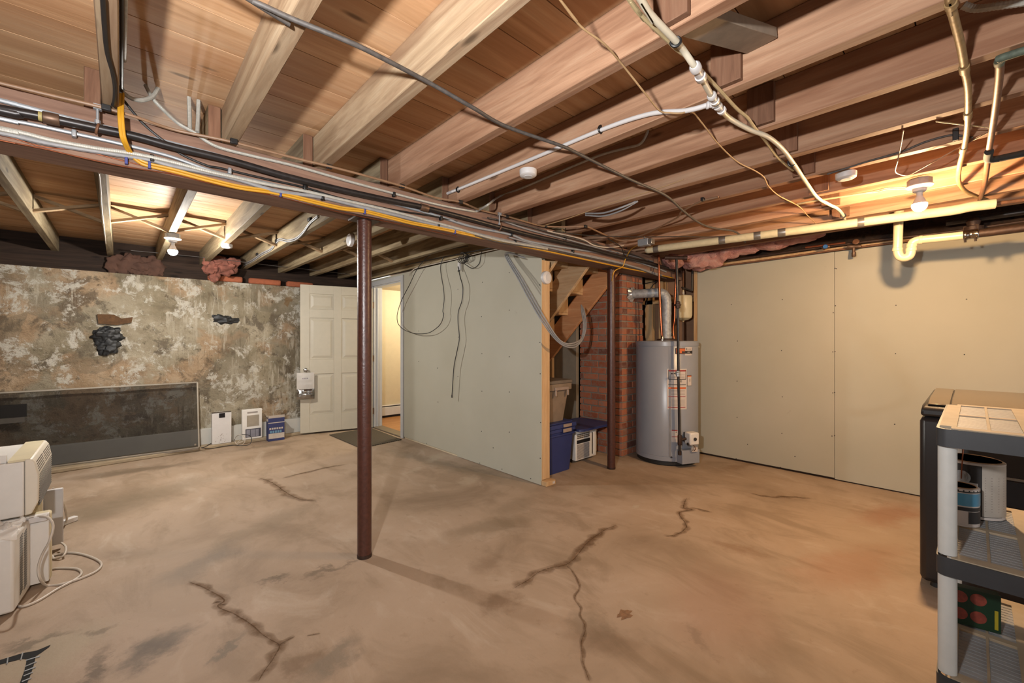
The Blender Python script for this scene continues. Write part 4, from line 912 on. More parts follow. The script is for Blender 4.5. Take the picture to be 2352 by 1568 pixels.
# hanging bundle of grey cables looping under the stairs
for i in range(3):
    o = .012 * i
    pts = [V((2.60, 2.66, 2.005)), onx(1160 + 3 * i, 583, 2.66), onx(1190 + 5 * i, 640, 2.64), onx(1222 + 6 * i, 700, 2.62), att(1250 + 5 * i, 745, 3.6), att(1275 + 4 * i, 778, 3.68), att(1298 + 2 * i, 795 - 3 * i, 3.75), att(1322, 796 - 5 * i, 3.9), att(1340 - 2 * i, 775, 4.1), att(1346 - 3 * i, 745, 4.2), att(1342 - 3 * i, 715, 4.3), att(1335, 700, 4.4)]
    cable('grey_bundle_cable', pts, .0065, M['greycable'], f'grey cable swooping from beam past the partition end, {("outermost", "middle", "innermost")[i]} of the bundle', group='grey cables looping under the stairs')
# black cords on the partition
def wallc(pts, off): return [onx(x, y, XG - off - d) for x, y, d in pts]
lp = [(1075, 565, .02), (1050, 569, .05), (1020, 573, .07), (998, 579, .08), (980, 592, .08), (958, 618, .07), (940, 655, .06), (922, 690, .06), (914, 715, .06), (912, 727, .06), (914, 742, .06), (925, 755, .06), (945, 764, .06), (962, 766.5, .06), (985, 764, .06), (1003, 753, .06), (1014, 740, .06), (1019, 722, .06), (1017, 714, .06), (1020, 690, .06), (1019, 665, .06), (1014, 635, .05), (1012, 612, .04), (1018, 590, .03)]
cable('hanging_cable', wallc(lp, .02), .0042, M['blackcable'], 'black cord hanging in a wide loop on the partition beside the doorway', 'cord')
lp = [(1052, 612, .03), (1057, 636, .05), (1063, 660, .05), (1061, 690, .05), (1053, 715, .05), (1052, 740, .05), (1055, 775, .05), (1051, 800, .05), (1043, 840, .05), (1040, 880, .05), (1038, 908, .05)]
HC = cable('hanging_cable', wallc(lp, .02), .0048, M['blackcable'], 'black cord hanging straight down the partition with a free end', 'cord')
MB().lathe([(.007, 0), (.007, .03)], onx(1038, 913, XG - .07), (0, 0, 1), 10).build('end_cap', M['black_plastic'], HC)
for i in range(4):
    c = onx(1062 + 3 * i, 592, XG - .06); r = .07 - .008 * i; a0 = i * .7
    ring = [c + V((.012 * math.sin(3 * g), math.cos(g) * r, math.sin(g) * r * .8)) for g in [a0 + 2 * PI * k / 26 for k in range(26)]]
    cable('cable_coil', ring, .004, M['blackcable'], f'coil of black cord bunched at the top of the partition, {("outermost", "second", "third", "innermost")[i]} ring', 'cord', group='rings of the black cord coil', n=3)
cable('hanging_cable', wallc([(1066, 605, .02), (1085, 616, .02), (1100, 606, .02), (1104, 590, .02), (1106, 577, .01)], .02), .004, M['blackcable'], 'short black cord arcing right of the white plug at the partition top', 'cord')
c = onx(1055, 612, XG - .035); t = thing('white_plug', c, 'white plug adapter tied in the cord bundle at the top of the partition', 'plug')
MB().box(c.x - .012, c.x + .012, c.y - .018, c.y + .018, c.z - .04, c.z + .045).build('body', M['whiteplastic'], t, bevel=.004)
MB().box(c.x - .014, c.x + .0, c.y - .012, c.y + .012, c.z - .055, c.z - .041).build('socket', M['black_plastic'], t, bevel=.002)
cable('white_wire', [onx(x, y, XG - .02) for x, y in ((1150, 570), (1100, 581), (1050, 594), (1010, 603), (975, 611), (955, 616), (942, 626), (941, 634))], .005, M['whitecable'], 'white cable along the top edge of the partition', 'cable')
cable('dark_rail_wire', [onx(x, y, XG - .03) for x, y in ((1140, 567), (1060, 582), (980, 598), (930, 609))], .006, M['blackcable'], 'bundle of dark wire above the partition, behind the cord loop', 'wire')
# two grey cables on the far joist side
for i in range(2):
    pts = [onx(x, y + 4 * i, FXJ[3] - TJ - .008) for x, y in ((730, 495), (712, 510), (696, 532), (680, 546), (660, 551), (640, 549), (622, 570), (600, 582), (580, 596), (560, 606))]
    cable('far_joist_cable', pts, .0055, M['greycable'], f'grey cable curving on a far joist left of the middle post, {("upper", "lower")[i]} one', group='grey cables on a far joist')
for i, (x, y) in enumerate(((713, 504), (637, 552), (592, 584))):
    c = onx(x, y, FXJ[3] - TJ); MB().box(c.x - .016, c.x - .0005, c.y - .03, c.y + .03, c.z - .012, c.z + .012).build('cable_clip', M['black_plastic'], bevel=.002, label=f'black clip on the far joist cables, {("right", "middle", "left")[i]} one', cat='clip', group='black clips on a far joist')
cable('far_wire', [ony(x, y, 6.0 - .0) for x, y in ((300, 575), (420, 586), (520, 597), (620, 609), (720, 620), (820, 632))], .0035, M['oldcable'], 'thin wire stretched level below the far joists past the left bulb', 'wire')
cable('joist_edge_wire', [onz(x, y, ZJ - .004) for x, y in ((228, 398), (232, 440), (234, 480), (240, 530), (243, 560))], .003, M['whitecable'], 'pale wire running along the underside of a far joist left of the bulb', 'wire')
# ---------------------------------------------------------------- water heater
HX, HY, HR, HT = 4.37, 2.27, .318, 1.275
wh = thing('water_heater', (HX, HY, 0), 'tall grey gas water heater standing beside the brick chimney', 'water heater')
MB().lathe([(HR - .03, .0), (HR - .012, .01), (HR - .012, .05)], (HX, HY, 0), (0, 0, 1), 56).build('base', M['heaterdark'], wh, label='black base ring')
MB().lathe([(HR, .052), (HR, .09), (HR - .002, .092), (HR - .002, .096), (HR, .098), (HR, HT - .055), (HR - .002, HT - .052), (HR + .004, HT - .05), (HR + .004, HT - .01), (HR - .004, HT), (.02, HT + .012), (.0, HT + .012)], (HX, HY, 0), (0, 0, 1), 72).build('tank', M['heater'], wh)
MB().lathe([(.1, HT + .008), (.1, HT + .02), (.05, HT + .03)], (HX, HY, 0), (0, 0, 1), 32).build('flue_collar', M['iron'], wh)
def hang(px):
    a, b, c = ray(px, 800); n = math.hypot(a, b); a, b = a / n, b / n
    s = a * HX + b * HY; q = HX * HX + HY * HY - HR * HR; tt = s - math.sqrt(max(0, s * s - q)); return math.atan2(b * tt - HY, a * tt - HX)
def hz(px, py):
    g = hang(px); x, y = HX + HR * math.cos(g), HY + HR * math.sin(g); dep = x * FX + y * FY; return H + (CY - py) / F * dep
def patch(name, x0, x1, z0, z1, mat, off=.0015, lab=None, mb=None, mi=0, par=wh):
    g0, g1 = hang(x0), hang(x1); n = max(2, int(abs(g1 - g0) / .06)); vs = []
    for k in range(n + 1):
        g = g0 + (g1 - g0) * k / n
        for r in (HR - .001, HR + off):
            for z in (z0, z1): vs.append((HX + r * math.cos(g), HY + r * math.sin(g), z))
    fs = []
    for k in range(n):
        o = 4 * k; fs += [(o + 2, o + 6, o + 7, o + 3), (o + 1, o + 3, o + 7, o + 5), (o, o + 4, o + 6, o + 2)]
    fs += [(0, 2, 3, 1), (4 * n, 4 * n + 1, 4 * n + 3, 4 * n + 2)]
    if mb is not None: mb.add(vs, fs, mi); return None
    return MB().add(vs, fs).build(name, mat, par, label=lab)
def zz_(py): return hz(1558, py)
patch('seam_strip', 1536, 1541, .1, HT - .06, plain('strip_grey', S(146, 148, 154), .3), .002)
LM = [M['paper'], M['red'], M['ink'], M['orange'], M['inkgrey']]
m = MB(); patch('', 1532, 1577, zz_(940), zz_(847), None, .001, mb=m)
patch('', 1535, 1575, zz_(853), zz_(849.5), None, .0022, mb=m, mi=1)
for a, b, c, d in ((1535, 1536, 871, 849), (1574.4, 1575.4, 871, 849), (1535, 1575.4, 871.5, 870)): patch('', a, b, zz_(c), zz_(d), None, .0022, mb=m, mi=2)
patch('', 1535, 1575, zz_(884), zz_(882.8), None, .0022, mb=m, mi=2); patch('', 1535, 1575, zz_(893), zz_(889), None, .0022, mb=m, mi=3)
patch('', 1535, 1574, zz_(911), zz_(909.8), None, .0022, mb=m, mi=1); patch('', 1534, 1574, zz_(936), zz_(934.6), None, .0022, mb=m, mi=1)
for y in (896, 899, 902, 905, 918, 921, 924, 927, 930, 860, 863, 866): patch('', 1537, 1573, zz_(y + .8), zz_(y), None, .0018, mb=m, mi=4)
patch('', 1541, 1545, zz_(859), zz_(856.5), None, .0024, mb=m, mi=2); patch('', 1547, 1553, zz_(858.4), zz_(856), None, .0024, mb=m, mi=2)
patch('', 1562.5, 1566, zz_(877.5), zz_(873.5), None, .0024, mb=m, mi=2); patch('', 1563.4, 1565.1, zz_(876.6), zz_(874.4), None, .003, mb=m, mi=0)
m.build('warning_label', LM, wh, label='tall white warning label with red and orange bars', smooth=False)
m = MB(); patch('', 1578, 1588, zz_(887), zz_(862), None, .001, mb=m, mi=2); patch('', 1578.6, 1587.6, zz_(886), zz_(864), None, .0018, mb=m, mi=0); patch('', 1578.6, 1587.6, zz_(865.4), zz_(863), None, .0022, mb=m, mi=3); patch('', 1583.6, 1584.6, zz_(877), zz_(870), None, .0024, mb=m, mi=2)
m.build('side_label', LM, wh, smooth=False)
m = MB(); patch('', 1551, 1590, zz_(813), zz_(799), None, .001, mb=m, mi=2); patch('', 1553.5, 1573, zz_(811), zz_(800.4), None, .0018, mb=m, mi=3); patch('', 1566, 1590, zz_(810.5), zz_(806.5), None, .0022, mb=m, mi=2); patch('', 1573.5, 1589, zz_(805.5), zz_(797), None, .0026, mb=m, mi=0); patch('', 1573, 1588, zz_(816), zz_(812), None, .0022, mb=m, mi=0)
patch('', 1575.4, 1578.4, zz_(803.6), zz_(799), None, .0032, mb=m, mi=2); patch('', 1576.3, 1578.4, zz_(802.3), zz_(800.3), None, .0036, mb=m, mi=0); patch('', 1579.6, 1586.5, zz_(802.4), zz_(800.8), None, .0032, mb=m, mi=4); patch('', 1578.5, 1584, zz_(809.4), zz_(807.9), None, .003, mb=m, mi=0)
m.build('badge', LM, wh, label='orange and black badge with a white panel', smooth=False)
m = MB(); patch('', 1543, 1556, zz_(1015), zz_(987), None, .001, mb=m); patch('', 1543, 1556, zz_(989), zz_(987), None, .002, mb=m, mi=1); patch('', 1543, 1556, zz_(1003.5), zz_(1002), None, .002, mb=m, mi=1); patch('', 1552, 1554, zz_(993), zz_(991), None, .002, mb=m, mi=2)
m.build('tag', LM, wh, label='small white tag with red bars', smooth=False)
g = hang(1542); p = V((HX + HR * math.cos(g), HY + HR * math.sin(g), zz_(1050))); MB().lathe([(.009, 0), (.009, .006)], p, (math.cos(g), math.sin(g), 0), 14).build('plug', M['ink'], wh)
g = hang(1466); p = V((HX + HR * math.cos(g), HY + HR * math.sin(g), 0)); 
# burner cover and gas control at the front
dirv = V((math.cos(hang(1577)), math.sin(hang(1577)), 0)); sdv = V((-dirv.y, dirv.x, 0)); pc = V((HX, HY, 0)) + dirv * (HR + .02)
MB().obox(pc + V((0, 0, .115)), dirv * .045, sdv * .105, V((0, 0, .068))).build('burner_cover', M['heater'], wh, bevel=.004)
gc = V((HX, HY, .305)) + dirv * (HR + .075)
gv = MB().obox(gc, dirv * .045, sdv * .055, V((0, 0, .062))).build('gas_valve', M['acwhite'], wh, bevel=.014, label='white gas control valve')
MB().obox(gc - dirv * .055, dirv * .02, sdv * .04, V((0, 0, .05))).build('valve_plate', M['black_plastic'], gv, bevel=.004)
MB().lathe([(.016, 0), (.016, .01), (.01, .014)], gc + dirv * .045, dirv, 16).build('dial', M['ink'], gv)
MB().lathe([(.014, 0), (.014, .012)], gc + dirv * .02 - sdv * .056 + V((0, 0, -.05)), -sdv, 14).build('knob', M['ink'], gv)
MB().obox(gc + V((0, 0, -.115)) + sdv * .03, dirv * .008, sdv * .035, V((0, 0, .022))).build('paper_tag', M['paper'], gv)
for i in range(2): MB().tube(curve([gc + sdv * (-.02 + .03 * i) + V((0, 0, -.06)), gc + dirv * .03 + sdv * (-.01 + .03 * i) + V((0, 0, -.1)), gc - dirv * .01 + sdv * (.0 + .02 * i) + V((0, 0, -.14))], 6), .004, 8).build('burner_tube', M['copper_dull'] if i else M['zinc'], gv)
# vent pipe
vz = 1.80
vent = thing('vent_pipe', (HX, HY, HT + .012), 'galvanised vent pipe rising from the water heater and turning into the chimney', 'vent pipe')
vp = [V((HX, HY, HT + .028)), V((HX, HY, 1.5)), V((HX, HY, vz - .09)), V((HX - .015, HY + .012, vz - .03)), V((HX - .045, HY + .05, vz)), V((HX - .1, HY + .16, vz)), V((HX - .155, 2.615, vz))]
P = curve(vp, 12); n = len(P); MB().tube(P, [.05 + (.0018 if (k // 3) % 2 else 0) * (1 if 22 < k < 52 else 0) for k in range(n)], 24).build('duct', M['galv'], vent)
for zq in (1.36, 1.56): MB().lathe([(.0515, 0), (.0515, .03)], (HX, HY, zq), (0, 0, 1), 24).build('seam_band', M['galv'], vent)
m = MB(); c = V((HX - .158, 2.612, vz)); rr = random.Random(5); vs = []
for k in range(26):
    g = 2 * PI * k / 26; vs.append(c + V((math.cos(g) * .05, -.045, math.sin(g) * .05)))
for k in range(26):
    g = 2 * PI * k / 26; r = .075 + rr.uniform(-.018, .022); vs.append(c + V((math.cos(g) * r, rr.uniform(-.02, .004), math.sin(g) * r)))
m.add(vs, [(k, (k + 1) % 26, 26 + (k + 1) % 26, 26 + k) for k in range(26)]); m.build('foil_collar', plain('crumpled_foil', S(214, 210, 204), .3, .4, .3, 40), vent, label='crumpled silver foil collar', smooth=False)
# copper lines, black gas line, relief pipe
c0 = att(1521, 786, 4.55)
cable('copper_riser', [V((c0.x, c0.y, HT + .005)), att(1518, 740, 4.55), att(1514, 650, 4.55), att(1513, 585, 4.55)], .0115, M['copper'], 'shiny copper pipe rising from the left top of the water heater', 'pipe', seg=14)
MB().lathe([(.016, 0), (.016, .05), (.013, .055)], (c0.x, c0.y, HT + .004), (0, 0, 1), 14).build('pipe_nipple', M['chrome'], label='chrome nipple at the foot of the copper riser on the heater', cat='fitting')
c1 = att(1548, 790, 4.78)
cable('copper_riser', [V((c1.x, c1.y, HT + .003)), att(1546, 755, 4.8), att(1549, 730, 4.82), att(1550, 690, 4.82), att(1552, 650, 4.82), att(1553, 600, 4.82)], .0105, M['copper'], 'copper pipe rising behind the black gas line at the right of the water heater', 'pipe', seg=14)
c2 = att(1540, 784, 4.62); t = thing('heater_valve', c2, 'small black and chrome valve on top of the water heater', 'valve')
c2.z = HT + .006
MB().lathe([(.016, 0), (.02, .01), (.014, .05)], c2, (0, 0, 1), 14).build('stem', M['chrome'], t); MB().lathe([(.022, .05), (.024, .06), (.02, .085)], c2, (0, 0, 1), 14).build('cap', M['black_plastic'], t)
t4 = 4.235
gl = thing('gas_line', att(1560, 1044, t4), 'black iron gas line dropping in front of the water heater', 'pipe')
cable('drop_pipe', [att(1554, 596, t4), att(1557, 720, t4), att(1558, 850, t4), att(1560, 960, t4), att(1561, 1044, t4)], .0125, M['black_iron'], None, None, seg=14, parent=gl)
a = att(1554, 592, t4); MB().lathe([(.02, -.11), (.022, -.1), (.018, -.08), (.018, .07), (.022, .09), (.02, .1)], a, (.35, -.9, -.1), 16).build('top_tee', M['iron'], gl)
a = att(1557, 700, t4); MB().lathe([(.014, -.036), (.024, -.03), (.026, -.012), (.033, -.01), (.033, .008), (.024, .012), (.024, .03), (.014, .036)], a, (0, 0, 1), 8).build('union', M['iron'], gl)
a = att(1557, 858, t4); MB().lathe([(.014, -.03), (.02, -.026), (.02, -.01), (.025, -.006), (.025, .008), (.02, .012), (.02, .026), (.014, .03)], a, (0, 0, 1), 8).box(a.x - .05, a.x - .01, a.y - .012, a.y + .004, a.z + .012, a.z + .022).build('shutoff', M['zinc'], gl, label='grey shutoff valve with lever')
a = att(1561, 1010, t4); MB().lathe([(.018, -.05), (.02, -.045), (.02, .045), (.018, .05)], a, (0, 0, 1), 16).tube([a, a.lerp(gc - dirv * .02 - sdv * .0, 1.0)], .013, 12).build('lower_tee', M['iron'], gl)
a = att(1561, 1044, t4); MB().lathe([(.017, -.0), (.017, .035)], a, (0, 0, 1), 12).build('cap', M['iron'], gl)
a = att(1591, 838, 4.7); cable('relief_pipe', [V((a.x, a.y, att(1591, 832, 4.7).z)), att(1590, 900, 4.7), att(1588, 985, 4.7), att(1587, 1010, 4.7)], .0125, M['copper_dull'], 'brown copper relief pipe between the heater and the drywall edge', 'pipe', seg=12)
MB().tube([att(1583, 831, 4.68), att(1601, 831, 4.76)], .013, 10).lathe([(.016, -.03), (.016, .0)], a + V((0, 0, .01)), (0, 0, 1), 12).build('relief_valve', M['brass'], label='brass fitting on top of the relief pipe beside the drywall edge', cat='fitting')
cable('pale_cable', [att(1560, 786, 4.45), att(1580, 789, 4.6), att(1595, 794, 4.72), att(1606, 797, 4.76)], .006, M['whitecable'], 'pale cord lying across the heater top toward the drywall', 'cord')
et = att(1569, 706, 4.86); t = thing('expansion_tank', (et.x, et.y, et.z), 'cream expansion tank hanging behind the black gas line', 'tank')
MB().lathe([(.01, -.165), (.014, -.15), (.05, -.143), (.088, -.12), (.097, -.09), (.098, .11), (.09, .132), (.05, .143), (.012, .147), (.012, .2)], et, (0, 0, 1), 36).build('shell', M['pvc'], t)
MB().lathe([(.015, .146), (.015, .18)], et, (0, 0, 1), 14).build('nipple', M['whiteplastic'], t)
cable('tank_pipe', [et + V((0, 0, .19)), et + V((0, 0, .33)), et + V((.0, 0, .42))], .009, M['copper_dull'], 'thin pipe above the cream expansion tank', 'pipe')
fr = [att(1566, 638, 4.8), att(1566, 660, 4.8), att(1589, 668, 4.86), att(1590, 622, 4.86)]
for i in range(3): MB().bar(fr[i], fr[i + 1], .016, .016).build('dark_bracket', M['black_iron'], label=f'dark metal bracket bar above the expansion tank, {("left upright", "level bottom bar", "right upright")[i]}', cat='bracket', group='bracket bars above the tank')
MB().box(4.9, 4.97, 2.14, 3.0, 1.735, 1.785).build('trim_7', M['new'], kind='structure', label='horizontal wood block in the nook framing behind the tank', cat='framing')
for i, (px, w) in enumerate(((1490, .05), (1520, .04))):
    p = onx(px, 700, 4.9); MB().box(4.9, 4.972, p.y - w, p.y + w, 0, ZS - .01).build(f'trim_{8+i}', M['new'], kind='structure', label=f'pale stud in the nook behind the vent pipe, {("left", "right")[i]} one', cat='stud')
cable('nook_cable', [onx(x, y, 4.894) for x, y in ((1478, 652), (1500, 647), (1530, 640), (1545, 638))], .005, M['blackcable'], 'black cable crossing the nook just above the vent pipe')
cable('nook_cable', [onx(x, y, 4.894) for x, y in ((1520, 638), (1504, 650), (1492, 668), (1484, 700), (1476, 722))], .005, M['blackcable'], 'black cable curving down beside the chimney past the vent pipe')
# ---------------------------------------------------------------- storage bins
def taper(m, x0, x1, y0, y1, z0, z1, ins, mi=0, r=.04, n=4):
    def ring(x0, x1, y0, y1, z):
        out = []
        for cx, cy, g0 in ((x1 - r, y0 + r, -PI / 2), (x1 - r, y1 - r, 0), (x0 + r, y1 - r, PI / 2), (x0 + r, y0 + r, PI)):
            for k in range(n + 1):
                g = g0 + PI / 2 * k / n; out.append((cx + r * math.cos(g), cy + r * math.sin(g), z))
        return out
    A = ring(x0 + ins, x1 - ins, y0 + ins, y1 - ins, z0); B = ring(x0, x1, y0, y1, z1); N = len(A)
    m.add(A + B, [tuple(range(N))[::-1], tuple(range(N, 2 * N))] + [(k, (k + 1) % N, N + (k + 1) % N, N + k) for k in range(N)], mi)
    return m
BX0, BX1, BY0, BY1 = 2.895, 3.36, 2.68, 3.3
t = thing('storage_bin', (3.1, 3.0, 0), 'large blue plastic storage bin on the floor with tan latch, behind the end stud', 'storage bin')
taper(MB(), BX0 + .02, BX1 - .02, BY0 + .02, BY1 - .02, .002, .435, .03).build('tub', M['bluebin'], t)
m = MB(); taper(m, BX0 + .008, BX1 - .008, BY0 + .008, BY1 - .008, .40, .432, -.002); taper(m, BX0 + .012, BX1 - .012, BY0 + .012, BY1 - .012, .36, .378, 0); m.build('rim', M['bluebin'], t, bevel=.003)
m = MB(); taper(m, BX0, BX1, BY0, BY1, .437, .475, -.002); taper(m, BX0 + .03, BX1 - .03, BY0 + .03, BY1 - .03, .476, .487, -.004); m.build('lid', M['bluebin'], t, bevel=.004)
MB().box(3.13, 3.25, BY0 - .014, BY0 - .001, .445, .475).box(3.13, 3.25, BY0 - .012, BY0 + .002, .395, .43).build('latch', M['bintan'], t, bevel=.004, label='tan plastic latch')
t = thing('storage_bin', (3.1, 3.0, .489), 'dusty tan plastic storage bin stacked on the blue bin', 'storage bin')
TX0, TX1 = 2.86, 3.33
taper(MB(), TX0 + .02, TX1 - .02, BY0 + .05, BY1 - .04, .4885, .86, .045).build('tub', M['tanbin'], t)
m = MB(); taper(m, TX0 + .004, TX1 - .004, BY0 + .034, BY1 - .024, .80, .862, 0); m.build('rim', M['tanbin'], t, bevel=.004)
m = MB(); taper(m, TX0, TX1, BY0 + .03, BY1 - .02, .864, .895, -.004); m.build('lid', plain('greyish_bin_lid', S(120, 108, 96), .6), t, bevel=.005)
m = MB(); m.box(3.05, 3.25, BY0 + .022, BY0 + .036, .80, .83).box(3.225, 3.25, BY0 + .022, BY0 + .036, .745, .80).box(3.05, 3.075, BY0 + .022, BY0 + .036, .745, .80); m.build('handle', M['bintan'], t, bevel=.005)
# blue lid and white window unit behind the second post
def ac_front(m, x0, x1, y, z0, z1): pass
t = thing('window_air_conditioner', (3.75, 3.0, 0), 'white window air conditioner on the floor in front of the chimney, under a blue lid', 'air conditioner', 'window air conditioners')
ax0, ax1, ay0, ay1, az = 3.475, 3.83, 2.80, 3.2, .335
uu = V((1, 0.0, 0)); 
MB().box(ax0 + .02, ax1 - .01, ay0 + .06, ay1, .03, az).build('cabinet', M['acwhite'], t, bevel=.006)
MB().box(ax0, ax1, ay0, ay0 + .058, .025, az + .005).build('front_bezel', M['acwhite'], t, bevel=.012)
m = MB()
for k in range(13): m.box(ax0 + .02, ax0 + .225, ay0 - .004, ay0 - .0005, .045 + .0118 * k, .052 + .0118 * k)
m.build('grille', M['inkgrey'], t)
MB().box(ax0 + .015, ax0 + .235, ay0 - .005, ay0 - .0005, .205, .24).build('control_panel', M['black_plastic'], t)
m = MB()
for k in range(6):
    for j in range(3): m.box(ax0 + .02 + .036 * k, ax0 + .05 + .036 * k, ay0 - .004, ay0 - .0005, .256 + .018 * j, .267 + .018 * j)
m.build('vent_louvre', M['acdark'], t)
MB().box(ax0 + .27, ax0 + .282, ay0 - .006, ay0 - .0005, .06, .29).build('drawer_slot', M['acdark'], t); MB().box(ax0 + .285, ax0 + .32, ay0 - .01, ay0 - .0005, .05, .3).build('filter_door', M['acwhite'], t, bevel=.003)
m = MB().box(ax1 + .0005, ax1 + .14, ay0 + .1, ay0 + .118, .03, az - .02)
m.build('side_curtain', M['acyellow'], t, bevel=.002)
m = MB()
for k in range(14): m.box(ax1 + .02, ax1 + .05, ay0 + .096, ay0 + .0995, .06 + .017 * k, .068 + .017 * k)
m.build('curtain_slot', M['acdark'], t)
for a in (ax0 + .04, ax1 - .05): MB().box(a, a + .03, ay0 + .08, ay1 - .05, .001, .03).build('foot', M['acdark'], t)
m = MB(); taper(m, 3.46, 4.03, 2.72, 3.18, az + .007, az + .032, -.004, r=.06); taper(m, 3.45, 4.04, 2.71, 3.19, az + .024, az + .034, -.002, r=.06)
m.build('bin_lid', M['bluebin'], bevel=.004, label='loose blue bin lid lying on the white air conditioner by the chimney', cat='lid')
# ---------------------------------------------------------------- air conditioners stacked at the left
AC1 = t = thing('window_air_conditioner', (-.6, 3.2, 0), 'aged white air conditioner at the bottom of the left stack, slotted side facing the room', 'air conditioner', 'window air conditioners')
lx0, lx1, ly0, ly1 = -.86, -.348, 3.03, 3.285
def lxs(y): return -.367 + (y - 3.035) * .1 + .001
MB().prism([(lx0, 3.035, .012), (-.367, 3.035, .012), (-.342, 3.285, .012), (lx0, 3.285, .012)], (0, 0, .353)).build('cabinet', M['acwhite'], t, bevel=.012)
m = MB()
for c in range(2):
    for k in range(24):
        z = .05 + .0118 * k; y = ly0 + .085 + .062 * c
        m.add([(lxs(y), y, z), (lxs(y + .045), y + .045, z + .012), (lxs(y + .045), y + .045, z + .018), (lxs(y), y, z + .006)], [(0, 1, 2, 3)])
m.build('side_slots', M['black_plastic'], t)
m = MB().box(lx1 + .0005, lx1 + .006, ly0 + .04, ly1 - .05, .02, .36); 
MB().box(lx0, lx1 + .07, ly1 + .002, ly1 + .03, .02, .375).build('mounting_flange', M['acwhite'], t, bevel=.003)
MB().box(lx0, lx1 + .075, ly1 + .032, ly1 + .1, .012, .37).build('front_bezel', M['acyellow'], t, bevel=.012, label='yellowed front bezel')
for z in (.075, .1): MB().lathe([(.006, 0), (.004, .004)], (lx1 - .11, 3.035, z), (0, -1, 0), 10).build('screw', M['zinc'], t)
MB().box(lx1 + .0, lx1 + .065, ly1 - .02, ly1 + .0015, .345, .372).build('top_rail', M['whiteplastic'], t, bevel=.002)
AC2 = t = thing('window_air_conditioner', (-.6, 3.65, 0), 'white air conditioner standing behind the bottom one, fins and white side panel showing', 'air conditioner', 'window air conditioners')
MB().box(-.86, -.36, 3.5, 3.84, .012, .366).build('cabinet', M['acwhite'], t, bevel=.008)
m = MB()
for k in range(9): m.box(-.359, -.345, 3.52 + .03 * k, 3.53 + .03 * k, .03, .34)
m.build('side_fins', M['acyellow'], t)
MB().box(-.345, -.262, 3.8, 3.83, .03, .372).build('side_panel', M['whiteplastic'], t, bevel=.006)
AC3 = t = thing('window_air_conditioner', (-.6, 3.55, .385), 'yellowing white air conditioner on top of the left stack with a louvred front', 'air conditioner', 'window air conditioners')
ux0, ux1, uy0, uy1, uz0, uz1 = -.86, -.362, 3.27, 3.83, .388, .675
MB().box(ux0, ux1, uy0, uy1, uz0, uz1 - .01).build('cabinet', M['acwhite'], t, bevel=.006)
m = MB(); prof = [(ux1 + .001, uz0 + .0), (ux1 + .025, uz0 + .004), (ux1 + .048, uz0 + .06), (ux1 + .05, uz0 + .2), (ux1 + .038, uz1 - .02), (ux1 + .025, uz1), (ux1 + .001, uz1)]
m.prism([(x, uy0, z) for x, z in prof], (0, uy1 - uy0, 0)); m.build('front_bezel', M['accream'], t, bevel=.006, label='cream curved front bezel')
MB().box(ux1 - .055, ux1 + .02, uy0 + .004, uy1 - .004, uz1 - .009, uz1 + .0015).build('top_strip', M['acyellow'], t, label='yellowed strip along the top front')
m = MB()
for k in range(14):
    z = uz0 + .035 + .0122 * k; xo = ux1 + .0485
    m.box(xo - .004, xo + .0035, uy0 + .03, uy1 - .03, z, z + .0036)
m.build('intake_louvre', M['acdark'], t)
m = MB()
for k in range(5):
    z = uz1 - .078 + .0125 * k; xo = ux1 + .048 - (z - uz0 - .2) * .17
    for a, b in ((uy0 + .03, uy0 + .26), (uy0 + .29, uy1 - .03)): m.box(xo - .012, xo + .002, a, b, z, z + .006)
m.build('outlet_louvre', M['acdark'], t)
MB().box(ux1 - .16, ux1 - .09, uy0 - .0015, uy0 - .0002, uz0 + .08, uz0 + .16).build('sticker_backing', M['acwhite'], t)
m = MB().box(ux1 - .13, ux1 - .1, uy0 - .0025, uy0 - .0016, uz0 + .075, uz0 + .155); m.build('sticker', plain('yellow_sticker', S(206, 160, 40), .5), t, label='yellow caution sticker')
m = MB()
for k in range(8): m.box(ux1 - .126 + .003 * (k % 2), ux1 - .104, uy0 - .003, uy0 - .0026, uz0 + .082 + .009 * k, uz0 + .085 + .009 * k)
m.build('sticker_text', M['ink'], t)
for z in (uz0 + .025, uz1 - .07): MB().lathe([(.009, 0), (.006, .006)], (ux1 - .12, uy0, z), (0, -1, 0), 12).build('screw', M['zinc'], t)
MB().box(ux0, ux1 - .06, uy0 + .02, uy0 + .035, uz1 - .01, uz1 + .03).box(ux0, ux1 - .2, uy0 + .3, uy0 + .31, uz1 - .01, uz1 + .05).build('top_fin', M['acwhite'], t, bevel=.002)
MB().box(ux1 - .05, ux1 - .0, uy0 + .1, uy0 + .22, uz1 - .0099, uz1 - .008).build('faded_logo', plain('faded_green_mark', S(150, 150, 96), .6), t)
def crumple(c, sx, sy, sz, seed, nx=26, ny=18):
    vs = []; fs = []
    for j in range(ny + 1):
        for i in range(nx + 1):
            u, v = i / nx - .5, j / ny - .5; p = V(c) + V((u * sx, v * sy, 0))
            d = noise.noise(V((u * 5, v * 5, seed))) + .5 * noise.noise(V((u * 13, v * 13, seed)))
            vs.append(p + V((.02 * noise.noise(V((u * 7, v * 7, seed + 9))), 0, sz * (.5 + .7 * d) - .9 * sz * (u * u + v * v))))
    for j in range(ny):
        for i in range(nx): a = j * (nx + 1) + i; fs.append((a, a + 1, a + nx + 2, a + nx + 1))
    return MB().add(vs, fs)
crumple((-.68, 3.5, uz1 + .035), .34, .34, .07, 2.0).build('plastic_wrap', M['film'], label='crumpled clear plastic wrap on the top air conditioner', cat='plastic wrap')
crumple((-.5, 3.1, .385), .3, .22, .05, 5.0).build('plastic_wrap', M['film'], label='crumpled clear plastic bag on the bottom air conditioner', cat='plastic wrap')
